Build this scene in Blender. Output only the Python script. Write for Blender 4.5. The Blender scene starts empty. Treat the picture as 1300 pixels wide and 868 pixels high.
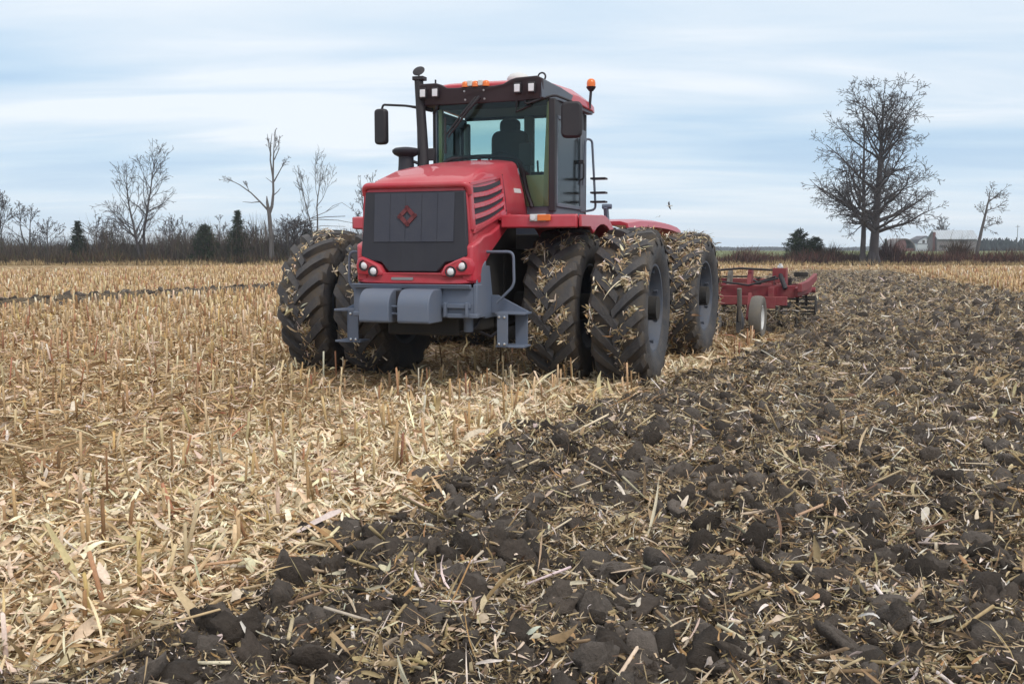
import bpy, math, random
import numpy as np
from mathutils import Vector, Matrix, Euler

R = math.radians
scene = bpy.context.scene
COL = scene.collection

# ------------------------------------------------------------------ camera
cam_d = bpy.data.cameras.new("camera")
cam = bpy.data.objects.new("camera", cam_d)
COL.objects.link(cam)
cam_d.sensor_width = 36.0
cam_d.lens = 36.0 * 1250.0 / 1300.0
cam_d.clip_end = 6000.0
PITCH = math.atan(116.0 / 1250.0)
CAM_H = 1.65
cam.location = (0, 0, CAM_H)
cam.rotation_euler = (math.pi / 2 - PITCH, 0, 0)
scene.camera = cam

# ------------------------------------------------------------------ light
SUN_EL, SUN_AZ = R(48), R(150)         # azimuth: clockwise from +Y (view direction); light comes from behind right
world = bpy.data.worlds.new("World")
scene.world = world
world.use_nodes = True
wn, wl = world.node_tree.nodes, world.node_tree.links
wn.clear()
def wnode(t, **k):
    n = wn.new(t)
    for a, b in k.items(): setattr(n, a, b)
    return n
w_out = wnode("ShaderNodeOutputWorld")
w_bg = wnode("ShaderNodeBackground"); w_bg.inputs["Strength"].default_value = 0.108
w_sky = wnode("ShaderNodeTexSky", sky_type='NISHITA', sun_disc=False)
w_sky.sun_elevation = SUN_EL; w_sky.sun_rotation = SUN_AZ
w_sky.air_density = 1.0; w_sky.dust_density = 1.5
w_tc = wnode("ShaderNodeTexCoord")
w_sep = wnode("ShaderNodeSeparateXYZ"); wl.new(w_tc.outputs["Generated"], w_sep.inputs[0])
def wmath(op, a, b=None, clamp=False):
    n = wnode("ShaderNodeMath", operation=op); n.use_clamp = clamp
    for i, v in enumerate((a, b)):
        if v is None: continue
        if isinstance(v, (int, float)): n.inputs[i].default_value = v
        else: wl.new(v, n.inputs[i])
    return n.outputs[0]
zc = wmath('MAXIMUM', w_sep.outputs[2], 0.0)
den = wmath('ADD', zc, 0.10)
cu = wmath('DIVIDE', w_sep.outputs[0], den)
cv = wmath('DIVIDE', w_sep.outputs[1], den)
w_cmb = wnode("ShaderNodeCombineXYZ")
wl.new(cu, w_cmb.inputs[0]); wl.new(cv, w_cmb.inputs[1])
def wnoise(scale, loc, sx, sy, detail=5, rough=0.55, dist=0.3):
    m = wnode("ShaderNodeMapping")
    m.inputs["Scale"].default_value = (sx, sy, 1); m.inputs["Location"].default_value = loc
    m.inputs["Rotation"].default_value = (0, 0, R(4))
    wl.new(w_cmb.outputs[0], m.inputs[0])
    n = wnode("ShaderNodeTexNoise"); n.inputs["Scale"].default_value = scale
    n.inputs["Detail"].default_value = detail; n.inputs["Roughness"].default_value = rough
    n.inputs["Distortion"].default_value = dist
    wl.new(m.outputs[0], n.inputs["Vector"])
    return n.outputs["Fac"]
n1 = wnoise(0.55, (3.1, 1.7, 0), 0.45, 1.0, 3, 0.5, 0.6)
n2 = wnoise(1.5, (7.1, 4.2, 0), 0.38, 1.2, 5, 0.55, 0.5)
mixn = wmath('ADD', wmath('MULTIPLY', n1, 0.62), wmath('MULTIPLY', n2, 0.38))
ramp = wnode("ShaderNodeValToRGB"); wl.new(mixn, ramp.inputs[0])
e = ramp.color_ramp.elements
e[0].position = 0.38; e[0].color = (3.9, 5.45, 7.2, 1)
e[1].position = 0.62; e[1].color = (7.5, 8.0, 8.6, 1)
x = e.new(0.47); x.color = (4.9, 6.3, 7.7, 1)
x = e.new(0.56); x.color = (6.3, 7.2, 8.1, 1)
# thin pale band low over the horizon, deck brighter towards the zenith (it lights the field)
w_mix = wnode("ShaderNodeMix", data_type='RGBA'); w_mix.inputs[0].default_value = 0.90
wl.new(w_sky.outputs[0], w_mix.inputs[6]); wl.new(ramp.outputs[0], w_mix.inputs[7])
hz = wnode("ShaderNodeMapRange"); hz.inputs[1].default_value = 0.0; hz.inputs[2].default_value = 0.11
hz.inputs[3].default_value = 0.55; hz.inputs[4].default_value = 0.0
wl.new(zc, hz.inputs[0])
w_mix2 = wnode("ShaderNodeMix", data_type='RGBA'); wl.new(hz.outputs[0], w_mix2.inputs[0])
wl.new(w_mix.outputs[2], w_mix2.inputs[6]); w_mix2.inputs[7].default_value = (7.6, 8.3, 8.8, 1)
# above the frame the unseen cloud deck is whitened to warm the light on the field
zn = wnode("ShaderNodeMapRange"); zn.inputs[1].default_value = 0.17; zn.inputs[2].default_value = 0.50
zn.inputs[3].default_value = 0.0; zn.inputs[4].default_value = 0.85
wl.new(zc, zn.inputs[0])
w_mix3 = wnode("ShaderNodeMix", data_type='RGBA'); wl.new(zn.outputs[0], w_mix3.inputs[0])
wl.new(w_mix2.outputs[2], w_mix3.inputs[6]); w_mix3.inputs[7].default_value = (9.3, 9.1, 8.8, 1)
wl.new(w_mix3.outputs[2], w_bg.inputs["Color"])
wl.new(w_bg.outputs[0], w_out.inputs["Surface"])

sun_d = bpy.data.lights.new("sun", 'SUN'); sun_d.energy = 1.5; sun_d.angle = R(14); sun_d.color = (1.0, 0.93, 0.82)
sun = bpy.data.objects.new("sun", sun_d); COL.objects.link(sun)
sdir = Vector((math.sin(SUN_AZ) * math.cos(SUN_EL), math.cos(SUN_AZ) * math.cos(SUN_EL), math.sin(SUN_EL)))
sun.rotation_euler = sdir.to_track_quat('Z', 'Y').to_euler()
sun.location = (20, -30, 40)

scene.view_settings.view_transform = 'Standard'
scene.view_settings.look = 'None'
scene.view_settings.gamma = 1.0
scene.view_settings.exposure = 0.23
scene.view_settings.use_curve_mapping = False

# ------------------------------------------------------------------ helpers
def tag(o, label=None, cat=None, group=None, kind=None):
    if label: o["label"] = label
    if cat: o["category"] = cat
    if group: o["group"] = group
    if kind: o["kind"] = kind
    return o

def empty(name, loc=(0, 0, 0), rz=0.0, parent=None):
    o = bpy.data.objects.new(name, None); COL.objects.link(o)
    o.location = loc; o.rotation_euler = (0, 0, rz); o.empty_display_size = 0.3
    if parent: o.parent = parent
    return o

def new_mat(name):
    m = bpy.data.materials.new(name); m.use_nodes = True
    return m, m.node_tree.nodes, m.node_tree.links, m.node_tree.nodes["Principled BSDF"]

def mat_paint(name, base, rough=0.45, dust=(0.30, 0.25, 0.19), dust_amt=0.25, metallic=0.0, coat=0.0, scale=3.0, bump=0.0, spec=0.5):
    m, n, l, b = new_mat(name)
    tc = n.new("ShaderNodeTexCoord")
    nz = n.new("ShaderNodeTexNoise"); nz.inputs["Scale"].default_value = scale; nz.inputs["Detail"].default_value = 8; nz.inputs["Roughness"].default_value = 0.65
    l.new(tc.outputs["Object"], nz.inputs["Vector"])
    mr = n.new("ShaderNodeMapRange"); mr.inputs[1].default_value = 0.35; mr.inputs[2].default_value = 0.75
    mr.inputs[3].default_value = 0.0; mr.inputs[4].default_value = dust_amt
    l.new(nz.outputs["Fac"], mr.inputs[0])
    mx = n.new("ShaderNodeMix"); mx.data_type = 'RGBA'
    mx.inputs[6].default_value = (*base, 1); mx.inputs[7].default_value = (*dust, 1)
    l.new(mr.outputs[0], mx.inputs[0]); l.new(mx.outputs[2], b.inputs["Base Color"])
    rr = n.new("ShaderNodeMapRange"); rr.inputs[3].default_value = rough; rr.inputs[4].default_value = min(1, rough + 0.3)
    l.new(nz.outputs["Fac"], rr.inputs[0]); l.new(rr.outputs[0], b.inputs["Roughness"])
    b.inputs["Metallic"].default_value = metallic
    b.inputs["Coat Weight"].default_value = coat
    b.inputs["Specular IOR Level"].default_value = spec
    if bump:
        bp = n.new("ShaderNodeBump"); bp.inputs["Strength"].default_value = bump; bp.inputs["Distance"].default_value = 0.02
        nz2 = n.new("ShaderNodeTexNoise"); nz2.inputs["Scale"].default_value = scale * 8; nz2.inputs["Detail"].default_value = 5
        l.new(tc.outputs["Object"], nz2.inputs["Vector"]); l.new(nz2.outputs["Fac"], bp.inputs["Height"]); l.new(bp.outputs[0], b.inputs["Normal"])
    return m

def mat_attr(name, rough=0.85, spec=0.25, noise=0.35, scale=40.0):
    """colour from the mesh's own per-piece colour, broken up with noise"""
    m, n, l, b = new_mat(name)
    at = n.new("ShaderNodeAttribute"); at.attribute_name = "col"
    tc = n.new("ShaderNodeTexCoord")
    nz = n.new("ShaderNodeTexNoise"); nz.inputs["Scale"].default_value = scale; nz.inputs["Detail"].default_value = 4
    l.new(tc.outputs["Object"], nz.inputs["Vector"])
    mr = n.new("ShaderNodeMapRange"); mr.inputs[3].default_value = 1 - noise; mr.inputs[4].default_value = 1 + noise
    l.new(nz.outputs["Fac"], mr.inputs[0])
    mx = n.new("ShaderNodeMix"); mx.data_type = 'RGBA'; mx.blend_type = 'MULTIPLY'; mx.inputs[0].default_value = 1.0
    l.new(at.outputs["Color"], mx.inputs[6]); l.new(mr.outputs[0], mx.inputs[7])
    l.new(mx.outputs[2], b.inputs["Base Color"])
    b.inputs["Roughness"].default_value = rough; b.inputs["Specular IOR Level"].default_value = spec
    return m

def mat_glass(name, tint=(0.78, 0.88, 0.87), rough=0.03):
    m, n, l, b = new_mat(name)
    n.remove(b)
    out = n["Material Output"]
    tr = n.new("ShaderNodeBsdfTransparent"); tr.inputs[0].default_value = (*tint, 1)
    gl = n.new("ShaderNodeBsdfGlossy"); gl.inputs["Roughness"].default_value = rough
    fr = n.new("ShaderNodeFresnel"); fr.inputs[0].default_value = 1.33
    mx = n.new("ShaderNodeMixShader")
    l.new(fr.outputs[0], mx.inputs[0]); l.new(tr.outputs[0], mx.inputs[1]); l.new(gl.outputs[0], mx.inputs[2])
    l.new(mx.outputs[0], out.inputs[0])
    return m

M = {}
M['red'] = mat_paint("red_paint", (0.45, 0.012, 0.036), 0.40, dust=(0.46, 0.30, 0.30), dust_amt=0.24, coat=0.5, scale=2.0)
M['red_imp'] = mat_paint("implement_red_paint", (0.19, 0.013, 0.028), 0.55, dust=(0.25, 0.18, 0.14), dust_amt=0.35, scale=4)
M['steel_blue'] = mat_paint("blue_grey_paint", (0.105, 0.135, 0.20), 0.5, dust_amt=0.15, scale=3)
M['grille'] = mat_paint("grille_plastic", (0.016, 0.018, 0.030), 0.5, dust=(0.12, 0.12, 0.13), dust_amt=0.14, scale=2.5)
M['mesh'] = mat_paint("grille_mesh", (0.040, 0.046, 0.070), 0.65, dust=(0.14, 0.14, 0.15), dust_amt=0.15, scale=5, bump=0.15)
M['black'] = mat_paint("black_plastic", (0.016, 0.015, 0.022), 0.45, dust=(0.08, 0.07, 0.07), dust_amt=0.2)
M['visor'] = mat_paint("dark_roof_visor", (0.035, 0.026, 0.036), 0.45, dust=(0.09, 0.08, 0.08), dust_amt=0.2)
M['chassis'] = mat_paint("dark_chassis", (0.018, 0.018, 0.020), 0.7, dust=(0.07, 0.055, 0.04), dust_amt=0.5)
M['cabgrey'] = mat_paint("cab_grey_paint", (0.10, 0.125, 0.17), 0.45, dust_amt=0.12)
M['tyre'] = mat_paint("tyre_rubber", (0.030, 0.032, 0.041), 0.55, dust=(0.115, 0.10, 0.088), dust_amt=0.7, scale=5, bump=0.35)
M['imptyre'] = mat_paint("worn_tyre_rubber", (0.12, 0.115, 0.11), 0.85, dust=(0.2, 0.17, 0.13), dust_amt=0.5, scale=6, bump=0.2)
M['rim'] = mat_paint("rim_paint", (0.055, 0.072, 0.11), 0.5, dust=(0.16, 0.14, 0.12), dust_amt=0.45, scale=4)
M['chrome'] = mat_paint("polished_metal", (0.75, 0.76, 0.78), 0.12, dust_amt=0.05, metallic=1.0)
M['steel'] = mat_paint("bare_steel", (0.32, 0.33, 0.36), 0.42, dust_amt=0.3, metallic=0.7)
M['lens'] = mat_paint("lamp_lens", (0.72, 0.74, 0.80), 0.12, dust_amt=0.05, coat=0.6)
M['orange'] = mat_paint("orange_lens", (0.75, 0.16, 0.01), 0.2, dust_amt=0.05, coat=0.5)
M['white'] = mat_paint("white_plastic", (0.62, 0.64, 0.66), 0.4, dust_amt=0.2)
M['seat'] = mat_paint("seat_cloth", (0.045, 0.055, 0.06), 0.9, dust_amt=0.1)
M['trim'] = mat_paint("olive_trim", (0.58, 0.56, 0.30), 0.75, dust_amt=0.1)
M['trimgrey'] = mat_paint("interior_grey", (0.30, 0.33, 0.32), 0.8, dust_amt=0.1)
M['glass'] = mat_glass("cab_glass")
M['doorglass'] = mat_glass('dusty_door_glass', (0.74, 0.85, 0.85), 0.14)
M['emblem'] = mat_paint("emblem_red", (0.13, 0.018, 0.027), 0.4, dust_amt=0.1)
M['straw'] = mat_attr("straw", 0.8, 0.25, 0.3, 60)
M['bark'] = mat_paint("bark", (0.048, 0.042, 0.048), 0.95, dust=(0.12, 0.11, 0.11), dust_amt=0.5, scale=1.5)
M['bark_grey'] = mat_paint("weathered_wood", (0.105, 0.098, 0.102), 0.95, dust=(0.09, 0.085, 0.08), dust_amt=0.5, scale=1.5)
M['leafmat'] = mat_attr("foliage", 0.9, 0.15, 0.4, 1.5)

def add_mud(m):
    n, l = m.node_tree.nodes, m.node_tree.links; b = n["Principled BSDF"]
    old = b.inputs["Base Color"].links[0].from_socket
    tc = n.new("ShaderNodeTexCoord"); vm = n.new("ShaderNodeVectorMath"); vm.operation = 'MULTIPLY'; vm.inputs[1].default_value = (1, 0, 1)
    ln = n.new("ShaderNodeVectorMath"); ln.operation = 'LENGTH'; l.new(tc.outputs["Object"], vm.inputs[0]); l.new(vm.outputs[0], ln.inputs[0])
    nz = n.new("ShaderNodeTexNoise"); nz.inputs["Scale"].default_value = 7; nz.inputs["Detail"].default_value = 8; nz.inputs["Roughness"].default_value = 0.7; l.new(tc.outputs["Object"], nz.inputs["Vector"])
    up = n.new("ShaderNodeMapRange"); up.inputs[1].default_value = 0.975; up.inputs[2].default_value = 0.925; l.new(ln.outputs["Value"], up.inputs[0])
    dn = n.new("ShaderNodeMapRange"); dn.inputs[1].default_value = 0.78; dn.inputs[2].default_value = 0.88; l.new(ln.outputs["Value"], dn.inputs[0])
    ns = n.new("ShaderNodeMapRange"); ns.inputs[1].default_value = 0.38; ns.inputs[2].default_value = 0.56; l.new(nz.outputs["Fac"], ns.inputs[0])
    a = n.new("ShaderNodeMath"); a.operation = 'MULTIPLY'; l.new(up.outputs[0], a.inputs[0]); l.new(dn.outputs[0], a.inputs[1])
    c = n.new("ShaderNodeMath"); c.operation = 'MULTIPLY'; l.new(a.outputs[0], c.inputs[0]); l.new(ns.outputs[0], c.inputs[1])
    mx = n.new("ShaderNodeMix"); mx.data_type = 'RGBA'; l.new(c.outputs[0], mx.inputs[0]); l.new(old, mx.inputs[6]); mx.inputs[7].default_value = (0.080, 0.064, 0.050, 1)
    l.new(mx.outputs[2], b.inputs["Base Color"])
add_mud(M['tyre'])

class MB:
    """collects shapes into one mesh"""
    def __init__(s): s.v = []; s.f = []
    def add(s, verts, faces):
        o = len(s.v); s.v += [tuple(map(float, p)) for p in verts]; s.f += [tuple(i + o for i in f) for f in faces]; return s
    def box(s, c, d, rot=None):
        hx, hy, hz = (q / 2 for q in d)
        vs = [Vector((x, y, z)) for x in (-hx, hx) for y in (-hy, hy) for z in (-hz, hz)]
        if rot: m = Euler(rot).to_matrix(); vs = [m @ q for q in vs]
        return s.add([q + Vector(c) for q in vs], [(0, 1, 3, 2), (4, 6, 7, 5), (0, 4, 5, 1), (2, 3, 7, 6), (0, 2, 6, 4), (1, 5, 7, 3)])
    def prism(s, poly, axis, a, b):
        """polygon in the plane normal to axis; axis 'y': poly is (x,z); 'x': (y,z); 'z': (x,y)"""
        n = len(poly)
        def P(q, t): return {'y': (q[0], t, q[1]), 'x': (t, q[0], q[1]), 'z': (q[0], q[1], t)}[axis]
        vs = [P(q, a) for q in poly] + [P(q, b) for q in poly]
        return s.add(vs, [tuple(range(n))[::-1], tuple(range(n, 2 * n))] + [(i, (i + 1) % n, n + (i + 1) % n, n + i) for i in range(n)])
    def tube(s, pts, r, n=8, cap=True):
        pts = [Vector(p) for p in pts]; rs = r if isinstance(r, (list, tuple)) else [r] * len(pts)
        vs = []; prev = None
        for i, p in enumerate(pts):
            d = (pts[min(i + 1, len(pts) - 1)] - pts[max(i - 1, 0)]).normalized()
            if prev is None:
                u = d.orthogonal().normalized()
            else:
                u = (prev - d * prev.dot(d)).normalized()
            prev = u; w = d.cross(u)
            vs += [p + (u * math.cos(2 * math.pi * k / n) + w * math.sin(2 * math.pi * k / n)) * rs[i] for k in range(n)]
        fs = [(i * n + k, i * n + (k + 1) % n, (i + 1) * n + (k + 1) % n, (i + 1) * n + k) for i in range(len(pts) - 1) for k in range(n)]
        if cap: fs += [tuple(range(n))[::-1], tuple((len(pts) - 1) * n + k for k in range(n))]
        return s.add(vs, fs)
    def lathe(s, prof, n=48, c=(0, 0, 0), axis='y', cap=False):
        """prof: (radius, along)"""
        vs = []
        for r_, t in prof:
            for k in range(n):
                a = 2 * math.pi * k / n; x, z = r_ * math.cos(a), r_ * math.sin(a)
                q = {'y': (x, t, z), 'z': (x, z, t), 'x': (t, x, z)}[axis]
                vs.append(Vector(q) + Vector(c))
        m = len(prof)
        fs = [(i * n + k, i * n + (k + 1) % n, (i + 1) * n + (k + 1) % n, (i + 1) * n + k) for i in range(m - 1) for k in range(n)]
        if cap: fs += [tuple(range(n)), tuple((m - 1) * n + k for k in range(n))[::-1]]
        return s.add(vs, fs)
    def loft(s, secs, closed=True, caps=True):
        n = len(secs[0]); vs = [p for q in secs for p in q]
        kk = n if closed else n - 1
        fs = [(i * n + k, i * n + (k + 1) % n, (i + 1) * n + (k + 1) % n, (i + 1) * n + k) for i in range(len(secs) - 1) for k in range(kk)]
        if caps: fs += [tuple(range(n))[::-1], tuple((len(secs) - 1) * n + k for k in range(n))]
        return s.add(vs, fs)
    def xf(s, m):
        s.v = [tuple(m @ Vector(p)) for p in s.v]; return s
    def build(s, name, mat, parent=None, bevel=0.0, smooth=35, fix=True):
        me = bpy.data.meshes.new(name); me.from_pydata(s.v, [], s.f)
        if fix:
            import bmesh
            bm = bmesh.new(); bm.from_mesh(me); bmesh.ops.recalc_face_normals(bm, faces=bm.faces); bm.to_mesh(me); bm.free()
        me.materials.append(mat)
        if smooth:
            me.shade_smooth(); me.set_sharp_from_angle(angle=R(smooth))
        o = bpy.data.objects.new(name, me); COL.objects.link(o)
        if parent: o.parent = parent
        if bevel:
            b = o.modifiers.new("bevel", 'BEVEL'); b.width = bevel; b.segments = 2; b.limit_method = 'ANGLE'; b.angle_limit = R(40)
            b.harden_normals = False
        return o

def arc(c, r, a0, a1, n):
    return [(c[0] + r * math.cos(R(a0 + (a1 - a0) * i / n)), c[1] + r * math.sin(R(a0 + (a1 - a0) * i / n))) for i in range(n + 1)]

def rrect(x0, x1, y0, y1, r, n=4):
    return arc((x1 - r, y1 - r), r, 0, 90, n) + arc((x0 + r, y1 - r), r, 90, 180, n) + arc((x0 + r, y0 + r), r, 180, 270, n) + arc((x1 - r, y0 + r), r, 270, 360, n)

# big meshes straight from numpy
def np_mesh(name, V, F, mat, cols=None, parent=None, smooth=False):
    """V (n,3); F list of (k,m) index arrays"""
    me = bpy.data.meshes.new(name)
    F = [np.ascontiguousarray(f, dtype=np.int32) for f in F if len(f)]
    nl = sum(f.size for f in F); nf = sum(len(f) for f in F)
    me.vertices.add(len(V)); me.vertices.foreach_set("co", np.ascontiguousarray(V, dtype=np.float32).ravel())
    me.loops.add(nl); me.loops.foreach_set("vertex_index", np.concatenate([f.ravel() for f in F]))
    tot = np.concatenate([np.full(len(f), f.shape[1], dtype=np.int32) for f in F])
    st = np.concatenate([[0], np.cumsum(tot)[:-1]]).astype(np.int32)
    me.polygons.add(nf); me.polygons.foreach_set("loop_start", st); me.polygons.foreach_set("loop_total", tot)
    if smooth: me.polygons.foreach_set("use_smooth", np.ones(nf, dtype=bool))
    me.update(calc_edges=True)
    if cols is not None:
        a = me.color_attributes.new("col", 'FLOAT_COLOR', 'POINT')
        c4 = np.ones((len(V), 4), dtype=np.float32); c4[:, :3] = cols
        a.data.foreach_set("color", c4.ravel())
    me.materials.append(mat)
    o = bpy.data.objects.new(name, me); COL.objects.link(o)
    if parent: o.parent = parent
    return o

class NP:
    def __init__(s): s.V = []; s.F = {}; s.C = []; s.n = 0
    def add(s, V, F, C):
        s.V.append(V); s.C.append(C)
        s.F.setdefault(F.shape[1], []).append(F + s.n); s.n += len(V)
    def build(s, name, mat, parent=None, smooth=False):
        return np_mesh(name, np.concatenate(s.V), [np.concatenate(f) for f in s.F.values()], mat, np.concatenate(s.C), parent, smooth)

# ------------------------------------------------------------------ noise
def _h(ix, iy, seed):
    n = (ix.astype(np.int64) * 374761393 + iy.astype(np.int64) * 668265263 + seed * 1442695041) & 0xffffffff
    n = ((n ^ (n >> 13)) * 1274126177) & 0xffffffff
    n = ((n ^ (n >> 16)) * 2246822519) & 0xffffffff
    return ((n ^ (n >> 15)) & 0xffffff) / float(0xffffff)
def vnoise(x, y, seed=0):
    ix = np.floor(x); iy = np.floor(y); fx = x - ix; fy = y - iy
    fx = fx * fx * fx * (fx * (fx * 6 - 15) + 10); fy = fy * fy * fy * (fy * (fy * 6 - 15) + 10)
    ix = ix.astype(np.int64); iy = iy.astype(np.int64)
    a = _h(ix, iy, seed); b = _h(ix + 1, iy, seed); c = _h(ix, iy + 1, seed); d = _h(ix + 1, iy + 1, seed)
    return (a * (1 - fx) + b * fx) * (1 - fy) + (c * (1 - fx) + d * fx) * fy * 1.0
def fbm(x, y, seed=0, oct=4, gain=0.5):
    s = 0; a = 1; t = 0
    for i in range(oct):
        ca, sa = math.cos(0.6 * i), math.sin(0.6 * i)
        xx = x * ca - y * sa; yy = x * sa + y * ca
        s = s + a * vnoise(xx * 2 ** i + 17.3 * i, yy * 2 ** i - 9.1 * i, seed + i); t += a; a *= gain
    return s / t
def sstep(a, b, x):
    t = np.clip((x - a) / (b - a), 0, 1); return t * t * (3 - 2 * t)

# ------------------------------------------------------------------ field layout (world metres, camera at the origin looking +Y)
PSI = R(19.0)
FW = np.array([-math.sin(PSI), -math.cos(PSI)]); AX = np.array([math.cos(PSI), -math.sin(PSI)])
_by = np.array([-2, 1.0, 2.5, 3.4, 3.7, 4.3, 4.9, 5.44, 6.74, 8.1, 9.66, 10.57, 12.69, 15.6, 18.0, 20.5, 21.4, 22.0, 60, 110])
_bx = np.array([-6, -3.9, -2.7, -1.95, -1.75, -1.5, -1.3, -0.98, -0.49, -0.15, 0.42, 1.05, 2.35, 3.8, 4.9, 5.2, 1.0, -0.7, 15.0, 35])
def tilled(x, y):
    nz = (fbm(x * 1.6, y * 1.6, 11, 3) - 0.5) * 1.1 + (fbm(x * 5, y * 5, 15, 2) - 0.5) * 0.5
    nz = nz * np.clip(0.55 + y / 40.0, 0.55, 1.4)
    d = np.minimum(np.minimum(x - np.interp(y, _by, _bx), 14.4 + (y - 20) * 0.275 - x), 82 - y + x * 0.05)
    t = sstep(-0.18, 0.18, d + nz)
    return np.maximum(t, sstep(0.15, 0.5, strip(x, y)))          # plus the single opened furrow off to the left
def strip(x, y):
    d = np.abs((x + 15) * 0.935 - (y - 26.4) * 0.355) + (fbm(x * 1.3, y * 1.3, 19, 2) - 0.5) * 0.5
    return sstep(1.05, 0.4, d) * (y > 12) * (y < 70) * (x < 0)
def track(x, y):
    d = np.abs((x + 3.3) * 0.90 - (y - 9.0) * 0.44)
    return sstep(0.45, 0.1, d + (fbm(x * 2, y * 2, 5, 2) - 0.5) * 0.4) * (y < 30)
def husk_row(x, y):
    """pale husk windrow left by the combine along the tilled edge"""
    d = np.interp(y, _by, _bx) - x
    return sstep(3.3, 1.4, d) * sstep(-0.3, 0.3, d) * (y < 14.5)
def H(x, y):
    t = tilled(x, y)
    near = np.clip(1.3 - np.hypot(x, y) / 60, 0.35, 1)
    rough = (np.abs(fbm(x * 2.2, y * 2.2, 21, 3) - 0.5) * -0.16 + 0.05 + (fbm(x * 5.5, y * 5.5, 31, 3) - 0.5) * 0.13 + (fbm(x * 15, y * 15, 41, 2) - 0.5) * 0.05)
    soft = (fbm(x * 0.8, y * 0.8, 51, 2) - 0.5) * 0.05 + (fbm(x * 6, y * 6, 61, 2) - 0.5) * 0.03 - 0.03 * track(x, y)
    far = 1.45 * sstep(112, 290, y)
    return (t * rough + (1 - t) * soft) * near + far + 0.24 * strip(x, y)

# ------------------------------------------------------------------ ground sheet
def build_ground():
    ang = np.concatenate([np.linspace(-180, -45, 28)[:-1], np.linspace(-45, 45, 620), np.linspace(45, 180, 28)[1:]])
    rad = np.concatenate([[0.05, 0.6, 1.2, 1.8], np.exp(np.linspace(math.log(2.2), math.log(120), 760)), np.exp(np.linspace(math.log(126), math.log(4500), 46))])
    A, Rr = np.meshgrid(np.radians(ang), rad)
    X = np.sin(A) * Rr; Y = np.cos(A) * Rr
    V = np.stack([X, Y, H(X, Y)], -1).reshape(-1, 3)
    nr, na = A.shape
    i = np.arange(nr - 1)[:, None] * na + np.arange(na - 1)[None]
    F = np.stack([i, i + na, i + na + 1, i + 1], -1).reshape(-1, 4)[:, ::-1]
    t = tilled(X, Y).ravel(); fld = (sstep(109.5, 111.5, Y)).ravel()
    dens = np.clip(fbm(X * 0.7, Y * 0.7, 71, 3).ravel(), 0, 1)
    cols = np.stack([t, fld, dens], -1)
    m, n, l, b = new_mat("field_ground")
    at = n.new("ShaderNodeAttribute"); at.attribute_name = "col"
    sp = n.new("ShaderNodeSeparateColor"); l.new(at.outputs["Color"], sp.inputs[0])
    geo = n.new("ShaderNodeNewGeometry")
    def noise(sc, det=6, rg=0.6, stretch=None):
        z = n.new("ShaderNodeTexNoise"); z.inputs["Scale"].default_value = sc; z.inputs["Detail"].default_value = det; z.inputs["Roughness"].default_value = rg
        if stretch:
            mp = n.new("ShaderNodeMapping"); mp.inputs["Scale"].default_value = stretch; l.new(geo.outputs["Position"], mp.inputs[0]); l.new(mp.outputs[0], z.inputs["Vector"])
        else: l.new(geo.outputs["Position"], z.inputs["Vector"])
        return z.outputs["Fac"]
    def ramp(fac, stops):
        r_ = n.new("ShaderNodeValToRGB"); l.new(fac, r_.inputs[0]); el = r_.color_ramp.elements
        el[0].position, el[0].color = stops[0][0], (*stops[0][1], 1); el[1].position, el[1].color = stops[-1][0], (*stops[-1][1], 1)
        for p_, c_ in stops[1:-1]: q = el.new(p_); q.color = (*c_, 1)
        return r_.outputs[0]
    def mix(f, a, b_):
        q = n.new("ShaderNodeMix"); q.data_type = 'RGBA'; l.new(f, q.inputs[0]); l.new(a, q.inputs[6]); l.new(b_, q.inputs[7]); return q.outputs[2]
    stub = ramp(noise(9, 8, 0.75), [(0.30, (0.10, 0.068, 0.036)), (0.46, (0.25, 0.175, 0.095)), (0.58, (0.36, 0.265, 0.15)), (0.72, (0.47, 0.37, 0.235))])
    soil = ramp(noise(14, 8, 0.7), [(0.32, (0.026, 0.021, 0.018)), (0.52, (0.064, 0.052, 0.044)), (0.72, (0.12, 0.100, 0.086))])
    fleck = ramp(noise(26, 4, 0.8), [(0.50, (0, 0, 0)), (0.60, (1, 1, 1))])
    straw = ramp(noise(7, 3), [(0.3, (0.17, 0.12, 0.06)), (0.7, (0.36, 0.27, 0.15))])
    soil2 = mix(fleck, soil, straw)
    green = ramp(noise(0.05, 8, 0.7, (0.3, 1, 1)), [(0.35, (0.10, 0.125, 0.045)), (0.55, (0.145, 0.165, 0.075)), (0.7, (0.20, 0.185, 0.10))])
    c1 = mix(sp.outputs[0], stub, soil2); c2 = mix(sp.outputs[1], c1, green)
    l.new(c2, b.inputs["Base Color"]); b.inputs["Roughness"].default_value = 0.95; b.inputs["Specular IOR Level"].default_value = 0.15
    bp = n.new("ShaderNodeBump"); bp.inputs["Strength"].default_value = 0.8; bp.inputs["Distance"].default_value = 0.03
    l.new(noise(30, 6, 0.7), bp.inputs["Height"]); l.new(bp.outputs[0], b.inputs["Normal"])
    o = np_mesh("ground", V, [F], m, cols, smooth=True)
    tag(o, "corn field ground, stubble on the left and dark tilled soil on the right", None, kind="structure")
    return o
build_ground()

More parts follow.
